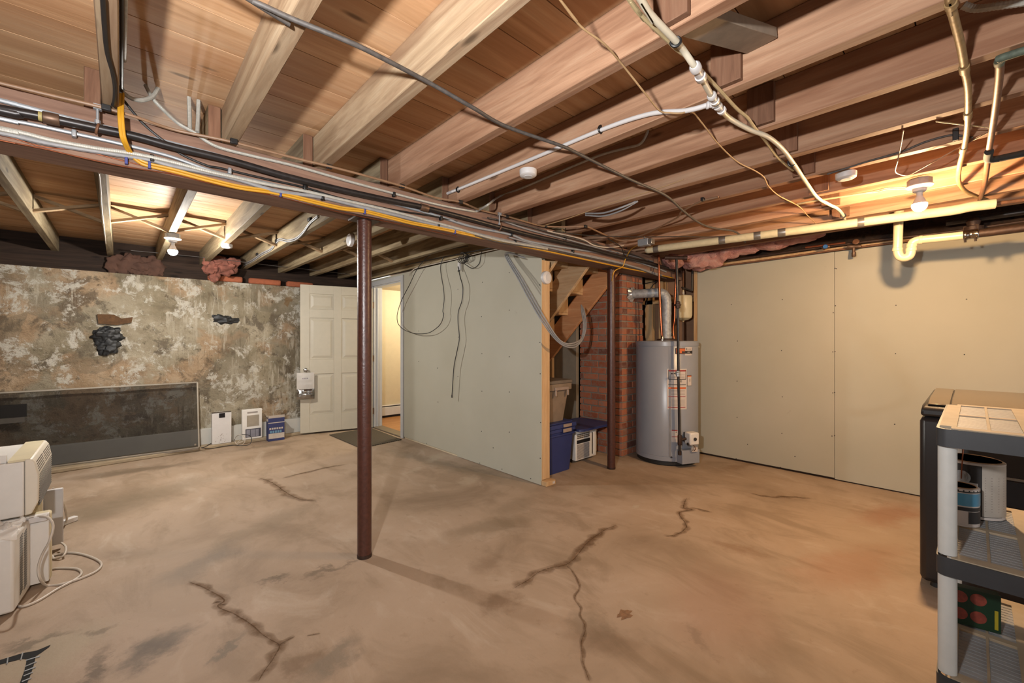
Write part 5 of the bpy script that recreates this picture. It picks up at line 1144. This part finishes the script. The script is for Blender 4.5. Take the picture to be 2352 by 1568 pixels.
# cords on the floor
zf = .006
def mixp(pts): return [att(x, y, t) if t else onz(x, y, zf) for x, y, t in pts]
cord = [(62, 1190, 2.22), (90, 1186, 2.2), (111, 1189, 2.19), (122, 1208, 2.17), (114, 1241, 2.15), (97, 1273, 2.15), (88, 1303, 2.14), (92, 1329, 2.14), (108, 1344, 0), (141, 1341, 0), (182, 1329, 0), (220, 1312, 0), (233, 1297, 0), (223, 1285, 0), (191, 1273, 0), (158, 1269, 0), (125, 1275, 0)]
cable('power_cord', mixp(cord), .0058, M['whitecable'], None, None, n=10, parent=AC3)
cord = [(112, 1308, 0), (138, 1304, 0), (176, 1306, 0), (187, 1316, 0), (173, 1330, 0), (132, 1352, 0), (88, 1379, 0), (53, 1392, 0), (35, 1388, 0), (14, 1373, 2.0), (-20, 1352, 2.0)]
cable('power_cord', mixp(cord), .0058, M['whitecable'], None, None, n=10, parent=AC1)
cord = [(141, 1246, 2.6), (151, 1256, 2.55), (147, 1274, 2.5), (126, 1283, 0), (120, 1276, 0)]
cable('power_cord', mixp(cord), .0055, M['whitecable'], None, None, n=10, parent=AC2)
cord = [(122, 1120, 2.75), (142, 1150, 2.8), (153, 1185, 2.9), (150, 1202, 0), (142, 1209, 0)]
cable('power_cord', mixp(cord), .0055, M['whitecable'], None, None, n=10, parent=AC2)
p = onz(158, 1201, 0); MB().obox(p + V((0, 0, .018)), V((.035, .03, 0)), V((-.012, .014, 0)), V((0, 0, .018))).build('power_plug', M['whiteplastic'], AC2, bevel=.006)
# ---------------------------------------------------------------- framed screen against the stone wall
t = thing('window_screen', (-.4, 6.1, .04), 'long aluminium framed dark mesh screen lying on its side against the stone wall', 'screen')
sx0, sx1, zb, ztp = -1.9, .662, .05, .79
def sp(x, s): return V((x, 6.055 - .07 * (x - .66) * .0 + (.66 - x) * .035 * 1.0 * (1 - s) * 1.2 + .135 * s, zb + (ztp - zb) * s))
fw = .011
for (a, b) in (((sx0, 0), (sx1, 0)), ((sx0, 1), (sx1, 1)), ((sx1, 0), (sx1, 1)), ((sx0, 0), (sx0, 1))):
    MB().bar(sp(*a), sp(*b), .016, .016, (0, 1, 0)).build('frame_rail', M['alu'], t, bevel=.002)
MB().quad(sp(sx0, .0), sp(sx1, .0), sp(sx1, 1), sp(sx0, 1)).build('mesh', M['mesh'], t, smooth=False, label='dark see through insect mesh')
q = sp(sx1 - .035, .05); MB().lathe([(.012, 0), (.01, .004)], q + V((0, -.008, 0)), (0, -1, 0), 12).build('corner_latch', M['alu'], t)
MB().bar(sp(-.35, 0) + V((0, -.004, -.014)), sp(.655, 0) + V((0, -.004, -.014)), .01, .006, (0, 1, 0)).build('bottom_strip', M['chrome'], t)
# things standing behind the mesh at the left
q = ony(58, 962, 6.235)
t = thing('wall_bracket', (q.x - .2, 6.21, .04), 'grey strip and black plate standing behind the left end of the mesh screen', 'bracket')
MB().box(q.x - .45, q.x, 6.205, 6.222, q.z - .025, q.z + .025).build('strip', plain('grey_strip', S(190, 180, 168), .6), t)
MB().box(q.x - .45, q.x + .012, 6.205, 6.222, q.z + .026, q.z + .15).build('plate', M['black_plastic'], t)
MB().box(q.x - .27, q.x - .21, 6.195, 6.212, .042, q.z - .026).build('upright', plain('grey_strip2', S(190, 182, 172), .6), t)
# tar patches
for i, (px, py, rr) in enumerate(((248, 775, (.135, .04, .085)), (247, 798, (.095, .05, .09)))):
    pass
c1, c2 = ony(248, 768, YW), ony(247, 792, YW)
MB().blob(c1, (.125, .045, .085), .5, 18, 48, 30, seed=1).blob(c2 + V((0, 0, -.005)), (.095, .045, .105), .5, 18, 48, 30, seed=2).build('tar_patch', M['tar'], label='tall lumpy black tar patch on the stone wall, left of the two', cat='patch')
MB().blob(ony(514, 735, YW), (.145, .04, .055), .5, 18, 48, 30, seed=3).build('tar_patch', M['tar'], label='flat oval black tar patch on the stone wall, nearer the door', cat='patch')
# ---------------------------------------------------------------- small things at the wall foot
zc = .0402
def frame(px0, px1, y): return ony(px0, 900, y).x, ony(px1, 900, y).x
x0, x1 = frame(487, 532, 6.13)
AP = t = thing('air_purifier', ((x0 + x1) / 2, 6.16, .0), 'flat white air purifier with a black display and dotted star pattern, at the wall foot', 'air purifier')
zb = .041; h = .37; yb = 6.135
MB().box(x0, x1, yb, yb + .055, zb, zb + h).build('body', M['whiteplastic'], t, bevel=.004)
MB().box(x0 + .003, x1 - .003, yb + .002, yb + .052, zb + h, zb + h + .006).build('top_edge', plain('brown_edge', S(74, 62, 52), .5), t)
MB().box(x0 + .07, x0 + .13, yb - .002, yb - .0003, zb + h - .058, zb + h - .003).build('display', M['blackshine'], t, label='black display')
m = MB(); rr = random.Random(11)
for k in range(34):
    u = rr.uniform(.03, x1 - x0 - .03); w = rr.uniform(.02, .11); s = rr.choice([.002, .003, .0045, .006])
    m.add([(x0 + u - s, yb - .0005, zb + w), (x0 + u, yb - .0005, zb + w - s), (x0 + u + s, yb - .0005, zb + w), (x0 + u, yb - .0005, zb + w + s)], [(0, 1, 2, 3)])
for u, w in ((.1, .115), (.085, .045)):
    m.add([(x0 + u + a, yb - .0006, zb + w + b) for a, b in ((-.013, 0), (-.002, -.002), (0, -.013), (.002, -.002), (.013, 0), (.002, .002), (0, .013), (-.002, .002))], [tuple(range(8))])
m.build('star_pattern', plain('grey_stars', S(186, 176, 170), .6), t, smooth=False)
x0, x1 = frame(556, 602, 6.17); yb = 6.165; h = .375; zb = .041
DH = t = thing('dehumidifier', ((x0 + x1) / 2, 6.19, 0), 'white dehumidifier with a square grille and dark water window, middle of the wall foot row', 'dehumidifier')
MB().box(x0, x1, yb, yb + .055, zb, zb + h).build('body', M['acwhite'], t, bevel=.006)
W_ = x1 - x0
MB().box(x0 + .05, x1 - .035, yb - .002, yb - .0003, zb + .16, zb + .3).build('grille', plain('beige_grille', S(176, 164, 146), .6), t)
MB().box(x0 + .055, x1 - .05, yb - .0015, yb - .0003, zb + .325, zb + .345).build('control_strip', M['inkgrey'], t)
MB().box(x0 + .035, x1 - .015, yb - .002, yb - .0003, zb + .025, zb + .13).build('tank_window', plain('dark_window', S(84, 84, 96), .2), t)
m = MB()
for a, b in ((.045, .085), (.092, .14), (.145, .18)): m.box(x0 + a, x0 + b, yb - .003, yb - .0021, zb + .03, zb + .12)
m.build('tank_ribs', plain('grey_blue_tank', S(150, 150, 162), .3), t)
x0, x1 = frame(613, 650, 6.12); zb = .002; y0 = 6.05; h = .33
t = thing('cardboard_box', ((x0 + x1) / 2, 6.1, 0), 'open blue and white cardboard box, right end of the wall foot row', 'box')
m = MB(); m.box(x0, x1, y0, y0 + .1, zb, zb + .29)
BOXB = plain('box_blue', S(48, 58, 112), .5); BOXW = plain('box_white', S(212, 200, 188), .6)
m.build('carton', BOXB, t)
MB().add([(x0, y0, zb + .29), (x1, y0, zb + .29), (x1, y0 - .006, zb + .325), (x0 + .004, y0 - .006, zb + .325), (x0, y0 + .002, zb + .29), (x1, y0 + .002, zb + .29), (x1, y0 - .004, zb + .325), (x0 + .004, y0 - .004, zb + .325)], [(0, 1, 2, 3), (7, 6, 5, 4), (0, 3, 7, 4), (1, 5, 6, 2), (3, 2, 6, 7)]).build('flap', BOXW, t)
MB().add([(x0, y0, zb + .29), (x0, y0 + .1, zb + .29), (x0 - .03, y0 + .09, zb + .325), (x0 - .03, y0 + .01, zb + .325)], [(0, 1, 2, 3)]).build('flap', plain('box_brown', S(150, 104, 66), .7), t)
m = MB(); m.box(x0 - .001, x1 + .001, y0 - .0015, y0 + .0, zb + .225, zb + .235); m.build('white_band', BOXW, t); MB().box(x0 + .004, x1 - .002, y0 - .0012, y0, zb + .03, zb + .095).build('text_panel', BOXW, t); MB().box(x0 - .0015, x0, y0 + .01, y0 + .09, zb + .25, zb + .285).build('white_side', BOXW, t)
m = MB(); rr = random.Random(4)
for k in range(6):
    a = x0 + .012 + (x1 - x0 - .024) * k / 6; m.box(a, a + .02, y0 - .002, y0 - .0003, zb + .145, zb + .167)
m.build('lettering', BOXW, t)
m = MB()
for k in range(5):
    a = x0 + .02 + .028 * k; m.box(a, a + .02, y0 - .002, y0 - .0003, zb + .1, zb + .13)
m.build('picture', plain('box_lightblue', S(110, 160, 190), .5), t)
bc_ = [(452, 1030, 5.0), (470, 1020, 0), (462, 1029, 0), (485, 1031, 0), (505, 1025, 0), (534, 1022, 0), (560, 1024, 0), (574, 1020, 5.1), (578, 1006, 5.15), (570, 999, 5.15), (552, 998, 5.15), (541, 1003, 5.1), (537, 1015, 5.1)]
cable('power_cord', [onz(x, y, .046) if not q else att(x, y, q) for x, y, q in [(488, 1016, 0), (470, 1026, 0), (463, 1028, 0), (485, 1030, 0), (505, 1026, 0), (534, 1022, 0), (558, 1023, 5.03), (573, 1020, 5.05), (578, 1008, 5.1), (571, 999, 5.12), (552, 998, 5.12), (542, 1003, 5.1), (537, 1014, 5.06)]], .0038, M['blackcable'], 'black power cord', None, parent=AP)
ring = [att(551 + 12 * math.cos(g), 1010 + 12 * math.sin(g), 5.08) for g in [2 * PI * k / 14 for k in range(15)]]
cable('power_cord', ring + [att(545, 1018, 5.06), att(552, 1010, 5.06)], .0036, M['whitecable'], 'coiled white power cord', None, n=4, parent=DH)
# silver pouch on the door knob
t = thing('foil_pouch', (0, 0, 0), 'white and silver foil pouch hanging from the door knob', 'pouch')
kc = DO + DU * (DW - .062) + V((0, 0, .86)) + DN * (DT / 2)
t.location = kc + DN * .05
def pouch(z0, z1, w, y, puff, seed):
    vs = []; fs = []; nx, nz = 14, 12
    for sgn in (1, -1):
        for j in range(nz + 1):
            for i in range(nx + 1):
                u, v = i / nx, j / nz; b = math.sin(PI * u) ** .6 * math.sin(PI * min(1, v * .9 + .08)) ** .6
                p = kc + DU * ((u - .5) * w + .0) + V((0, 0, z0 + (z1 - z0) * v)) + DN * (y + sgn * (.003 + puff * b * (1 + .5 * noise.noise(V((u * 6, v * 6, seed))))))
                vs.append(p)
    o = (nx + 1) * (nz + 1)
    for s in (0, 1):
        for j in range(nz):
            for i in range(nx):
                a = s * o + j * (nx + 1) + i; f = (a, a + 1, a + nx + 2, a + nx + 1); fs.append(f if s else f[::-1])
    for j in range(nz):
        for e in (0, nx): a = j * (nx + 1) + e; fs.append((a, a + nx + 1, a + nx + 1 + o, a + o))
    for i in range(nx):
        for e in (0, nz * (nx + 1)): a = e + i; fs.append((a, a + 1, a + 1 + o, a + o))
    return MB().add(vs, fs)
pouch(-.255, -.035, .215, .06, .012, 1).build('front', plain('white_pouch', S(222, 216, 208), .4, 0, .05), t)
pouch(-.39, -.25, .215, .06, .018, 7).build('foil_bottom', M['silver'], t, label='shiny silver lower half')
MB().tube(curve([kc + DN * .045 + V((0, 0, .02)), kc + DU * -.025 + DN * .05 + V((0, 0, -.01)), kc + DU * -.03 + DN * .06 + V((0, 0, -.04))], 6), .003, 6).tube(curve([kc + DN * .045 + V((0, 0, .02)), kc + DU * .025 + DN * .05 + V((0, 0, -.01)), kc + DU * .03 + DN * .06 + V((0, 0, -.04))], 6), .003, 6).build('loop', M['whitecable'], t)
m = MB()
for k in range(4): m.obox(kc + DU * (-.02 + .018 * k) + DN * .0765 + V((0, 0, -.11)), DU * .006, DN * .0006, V((0, 0, .008)))
m.build('print', plain('pouch_print', S(160, 150, 160), .5), t)
# door mat
mp = [onz(*q, .001) for q in ((756, 999), (829, 1030), (923, 1010), (851, 983))]
MB().prism([(p.x, p.y, .001) for p in mp], (0, 0, .009)).build('door_mat', M['mat'], bevel=.003, label='dark ribbed rubber mat on the floor in front of the doorway', cat='mat')
# broken floor slot with bars
t = thing('floor_slot', onz(80, 1510, 0), 'black T shaped slot with thin bars broken into the floor, bottom left', 'floor slot')
def fquad(pts, z, mat, nm): return MB().prism([(onz(x, y, 0).x, onz(x, y, 0).y, z) for x, y in pts], (0, 0, .0009)).build(nm, mat, t, smooth=False)
pit = plain('slot_black', S(14, 14, 16), .9)
fquad([(-30, 1530), (0, 1516), (52, 1500), (85, 1494), (116, 1481), (113, 1486), (92, 1501), (82, 1507), (80, 1518), (72, 1545), (62, 1570), (45, 1570), (56, 1540), (62, 1514), (50, 1513), (0, 1526), (-30, 1540)], .0006, pit, 'opening')
for a, b in (((18, 1510), (16, 1524)), ((52, 1499), (48, 1514)), ((92, 1506), (60, 1516)), ((84, 1519), (58, 1530)), ((82, 1531), (56, 1541)), ((76, 1543), (54, 1552)), ((72, 1556), (50, 1565))):
    MB().tube([onz(*a, .003), onz(*b, .003)], .0022, 6).build('bar', M['emt'], t)
# ---------------------------------------------------------------- black appliance by the right wall
t = thing('clothes_dryer', (3.45, -.15, 0), 'large black appliance with a rounded top against the right, behind the plastic shelf', 'dryer')
dx0, dx1, dy0, dy1 = 3.075, 3.80, -.56, .195
m = MB(); m.box(dx0, dx1, dy0, dy1, .03, .885); m.build('cabinet', M['appl'], t, bevel=.025)
m = MB(); m.prism([(dx0 - .002, dy1 - .004, .888), (dx0 - .002, dy1 - .004, .93), (dx0 + .04, dy1 - .012, .95), (dx0 + .2, dy1 - .02, .965), (dx1, dy1 - .02, .975), (dx1, dy1 - .004, .888)], (0, dy0 - dy1 + .008, 0)); m.build('control_top', M['appl'], t, bevel=.012)
m = MB(); m.prism([(dx0 + .02, dy1 - .03, .953), (dx0 + .2, dy1 - .03, .972), (dx1 - .01, dy1 - .03, .981), (dx1 - .01, dy1 - .03, .976), (dx0 + .2, dy1 - .03, .966), (dx0 + .02, dy1 - .03, .947)][::-1], (0, -.08, 0)); m.build('top_panel', M['appltop'], t, bevel=.004)
m = MB(); m.prism([(dx0 + .02, dy1 - .115, .953), (dx0 + .2, dy1 - .115, .972), (dx1 - .01, dy1 - .115, .981), (dx1 - .01, dy1 - .115, .976), (dx0 + .2, dy1 - .115, .966), (dx0 + .02, dy1 - .115, .947)][::-1], (0, dy0 - dy1 + .145, 0)); m.build('top_panel', M['appltop'], t, bevel=.004)
MB().box(dx0 - .004, dx0 - .0003, dy0 + .03, -.02, .625, .637).build('trim_strip', M['chrome'], t, label='thin silver trim line')
MB().box(dx0 - .006, dx0 - .0005, dy0 + .03, -.01, .5, .62).build('front_drawer', plain('dark_blue_front', S(44, 48, 58), .3), t, bevel=.003)
for a in (dx0 + .06, dx1 - .06):
    for b in (dy0 + .06, dy1 - .06): MB().lathe([(.025, 0), (.02, .032)], (a, b, 0), (0, 0, 1), 14).build('foot', M['black_plastic'], t)
# ---------------------------------------------------------------- plastic shelving in the foreground
sx0, sx1, sy0, sy1 = 1.69, 2.36, -.86, .074
t = thing('shelving_unit', ((sx0 + sx1) / 2, (sy0 + sy1) / 2, 0), 'grey and black plastic shelving unit at the right edge of the view', 'shelving')
def rr_ring(x0, x1, y0, y1, z, r=.022, n=5):
    out = []
    for cx, cy, g0 in ((x1 - r, y0 + r, -PI / 2), (x1 - r, y1 - r, 0), (x0 + r, y1 - r, PI / 2), (x0 + r, y0 + r, PI)):
        for k in range(n + 1): g = g0 + PI / 2 * k / n; out.append((cx + r * math.cos(g), cy + r * math.sin(g), z))
    return out
for zi, zt in enumerate((.04, .345, .678, 1.037)):
    A = rr_ring(sx0, sx1, sy0, sy1, zt - .053); B = rr_ring(sx0, sx1, sy0, sy1, zt - .003); Cc = rr_ring(sx0 + .006, sx1 - .006, sy0 + .006, sy1 - .006, zt - .003); D = rr_ring(sx0 + .006, sx1 - .006, sy0 + .006, sy1 - .006, zt - .053); N = len(A)
    fs = []
    for a, b in ((0, 1), (1, 2), (2, 3), (3, 0)):
        fs += [(a * N + k, a * N + (k + 1) % N, b * N + (k + 1) % N, b * N + k) for k in range(N)]
    sh = MB().add(A + B + Cc + D, fs).build('shelf', M['charcoal'], t)
    m = MB(); bxr = .10; mid = (sx0 + sx1) / 2
    # deck: solid borders and ribs, slatted fields between
    ys0 = [sy1 - .006, sy1 - .105, sy1 - .30, sy1 - .32, sy1 - .50, sy1 - .60, sy1 - .78, sy1 - .80, sy0 + .006]
    xs = [sx0 + .006, sx0 + .045, mid - .012, mid + .012, sx1 - .045, sx1 - .006]
    z0, z1 = zt - .012, zt
    m.box(xs[0], xs[1], sy0 + .03, sy1 - .03, z0, z1).box(xs[4], xs[5], sy0 + .03, sy1 - .03, z0, z1)
    fields = []; yprev = sy1 - .006
    for s0 in (.034, -.19, -.415, -.64):
        for a, b in ((s0, s0 - .058), (s0 - .064, s0 - .122)):
            fields.append((b, a)); m.box(xs[1], xs[4], a, yprev, z0, z1).box(xs[2], xs[3], b, a, z0, z1); yprev = b
    m.box(xs[1], xs[4], sy0 + .006, yprev, z0, z1)
    m.build('deck', M['shelfdeck'], sh, label='shelf deck, tan from dust and painted-in light')
    for (ya, yb2) in fields:
        for (xa, xb) in ((xs[1], xs[2]), (xs[3], xs[4])):
            m = MB(); x = xa + .004
            while x + .015 < xb: m.box(x, x + .0165, ya, yb2, z0 + .002, z1 - .003); x += .0205
            m.build('slat_panel', M['slat'], sh, label='grey slotted shelf panel', smooth=False)
for lx, ly in ((sx0 + .032, sy1 - .022), (sx1 - .032, sy1 - .022), (sx0 + .032, sy0 + .022), (sx1 - .032, sy0 + .022)):
    for za, zb in ((.0405, .292), (.3455, .625), (.6785, .984)):
        MB().lathe([(.0198, za), (.0198, zb)], (lx, ly, 0), (0, 0, 1), 24).build('leg', M['shelfgrey'], t)
CANLID = plain('brownish_can_lid', S(190, 150, 112), .45, .1, .2, 20)
def can(x, y, z, r, h, lab, paint):
    t = thing('paint_can', (x, y, z), lab, 'paint can')
    MB().lathe([(r, .001), (r, .004), (r - .0015, .006), (r - .0015, h - .012), (r + .001, h - .01), (r + .001, h - .004), (r - .004, h - .002)], (x, y, z), (0, 0, 1), 40).build('can', M['paper'], t)
    MB().lathe([(r - .004, h - .002), (r - .006, h + .0), (r - .010, h - .004), (r - .02, h - .005), (0, h - .005)], (x, y, z), (0, 0, 1), 40).build('lid', CANLID, t)
    def band(name, g0, g1, z0, z1, mat, off=.0006):
        n = 14; vs = []
        for k in range(n + 1):
            g = math.radians(g0 + (g1 - g0) * k / n)
            for zz in (z0, z1): vs.append((x + (r + off) * math.cos(g), y + (r + off) * math.sin(g), z + zz))
        MB().add(vs, [(2 * k, 2 * k + 2, 2 * k + 3, 2 * k + 1) for k in range(n)]).build(name, mat, t)
    for b in paint: band(*b)
    return t
qx, qy = 2.05, .036
GY = .006
g = can(2.2, GY, .6785, .078, .19, 'gallon paint can with white text label on the middle shelf', [('label', 60, 240, .01, .18, M['ink']), ('text_panel', 197, 262, .012, .182, plain('can_text_panel', S(206, 196, 184), .6), .0012), ('text_panel', 150, 190, .02, .12, plain('can_text_panel2', S(196, 190, 184), .6), .0012)])
m = MB()
for k in range(14):
    gg = [math.radians(a) for a in (202, 215, 230, 245, 257)]
    vs = []
    for a in gg:
        for dz in (0, .002): vs.append((2.2 + .0794 * math.cos(a), GY + .0794 * math.sin(a), .6785 + .03 + .0085 * k + dz))
    m.add(vs, [(2 * j, 2 * j + 2, 2 * j + 3, 2 * j + 1) for j in range(4)])
m.build('label_text', M['inkgrey'], g)
MB().lathe([(.022, 0), (.022, .003), (.014, .004), (.014, .006)], (2.2 - .078 * .93, GY + .078 * .3, .6785 + .135), (-.93, .3, 0), 20).build('handle_boss', M['zinc'], g)
MB().tube([(2.2 - .085, GY + .025, .6785 + .13), (2.2 - .083, GY + .022, .6785 + .2), (2.2 - .075, GY + .018, .6785 + .27)], .0016, 6).build('wire_bail', M['copper'], g)
g = can(qx, qy, .6785, .048, .125, 'small quart paint can with a blue and black label in front of the gallon can', [('label', 90, 300, .006, .118, M['paper'], .0005), ('blue_band', 90, 300, .068, .108, plain('can_blue', S(82, 158, 196), .4), .0011), ('black_band', 90, 300, .052, .064, M['ink'], .0011), ('black_panel', 208, 300, .012, .05, M['ink'], .0011), ('black_band', 90, 300, .111, .119, M['ink'], .0011)])
q = att(2225, 1392, 1.46); zb = .3455
t = thing('seed_box', (1.98, .01, zb), 'flat green box with round red pictures on the lower shelf', 'box')
ux_ = V((.22, -.97, 0)).normalized(); nn_ = V((-.97, -.22, 0)).normalized(); oc = V((2.06, .0, zb + .062))
MB().obox(oc, ux_ * .055, nn_ * .015, V((0, 0, .06))).build('carton', plain('box_green', S(26, 60, 38), .4), t)
for a, b in ((-.038, .03), (.005, .032), (-.038, -.025), (.005, -.025)):
    MB().lathe([(.019, 0), (.019, .0008)], oc + ux_ * a + V((0, 0, b)) + nn_ * .0151, nn_, 24).build('picture', plain('berry_red', S(150, 66, 50), .5, 0, .4, 60), t)
MB().obox(oc + ux_ * .045 + nn_ * .0155 + V((0, 0, -.02)), ux_ * .004, nn_ * .0005, V((0, 0, .03))).build('yellow_stripe', plain('box_yellow', S(196, 176, 40), .5), t)
# ---------------------------------------------------------------- camera, light, look
cam = bpy.data.cameras.new('camera'); co = bpy.data.objects.new('camera', cam); C.objects.link(co)
cam.sensor_width = 36; cam.sensor_fit = 'HORIZONTAL'; cam.lens = F / 2352 * 36; cam.shift_y = -2 / 2352; cam.clip_start = .02
co.location = (0, 0, H); co.rotation_euler = (PI / 2, 0, -YAW)
sc = bpy.context.scene; sc.camera = co
def lamp(name, loc, e, col=(1, 1, 1), r=.05):
    l = bpy.data.lights.new(name, 'POINT'); l.energy = e; l.color = col; l.shadow_soft_size = r
    o = bpy.data.objects.new(name, l); C.objects.link(o); o.location = loc; return o
fl = bpy.data.lights.new('camera_flash', 'SPOT'); fl.energy = 150; fl.color = (1, .985, .975); fl.shadow_soft_size = .035; fl.spot_size = math.radians(176); fl.spot_blend = 1.0
fo = bpy.data.objects.new('camera_flash', fl); C.objects.link(fo); fo.location = (-.4, .25, 1.63); fo.rotation_euler = V((.62, .60, .30)).to_track_quat('-Z', 'Y').to_euler()
lamp('hall_lamp', (3.75, 5.5, 1.95), 40, (1, .86, .62), .12)
w = bpy.data.worlds.new('world'); sc.world = w; w.use_nodes = True
w.node_tree.nodes['Background'].inputs[0].default_value = (1, .95, .9, 1); w.node_tree.nodes['Background'].inputs[1].default_value = .5
sc.view_settings.view_transform = 'Standard'; sc.view_settings.look = 'None'; sc.view_settings.gamma = 1; sc.view_settings.exposure = 1.1; sc.view_settings.use_curve_mapping = False
sc.cycles.use_denoising = True; sc.cycles.max_bounces = 8; sc.cycles.transparent_max_bounces = 12; sc.cycles.sample_clamp_indirect = 6
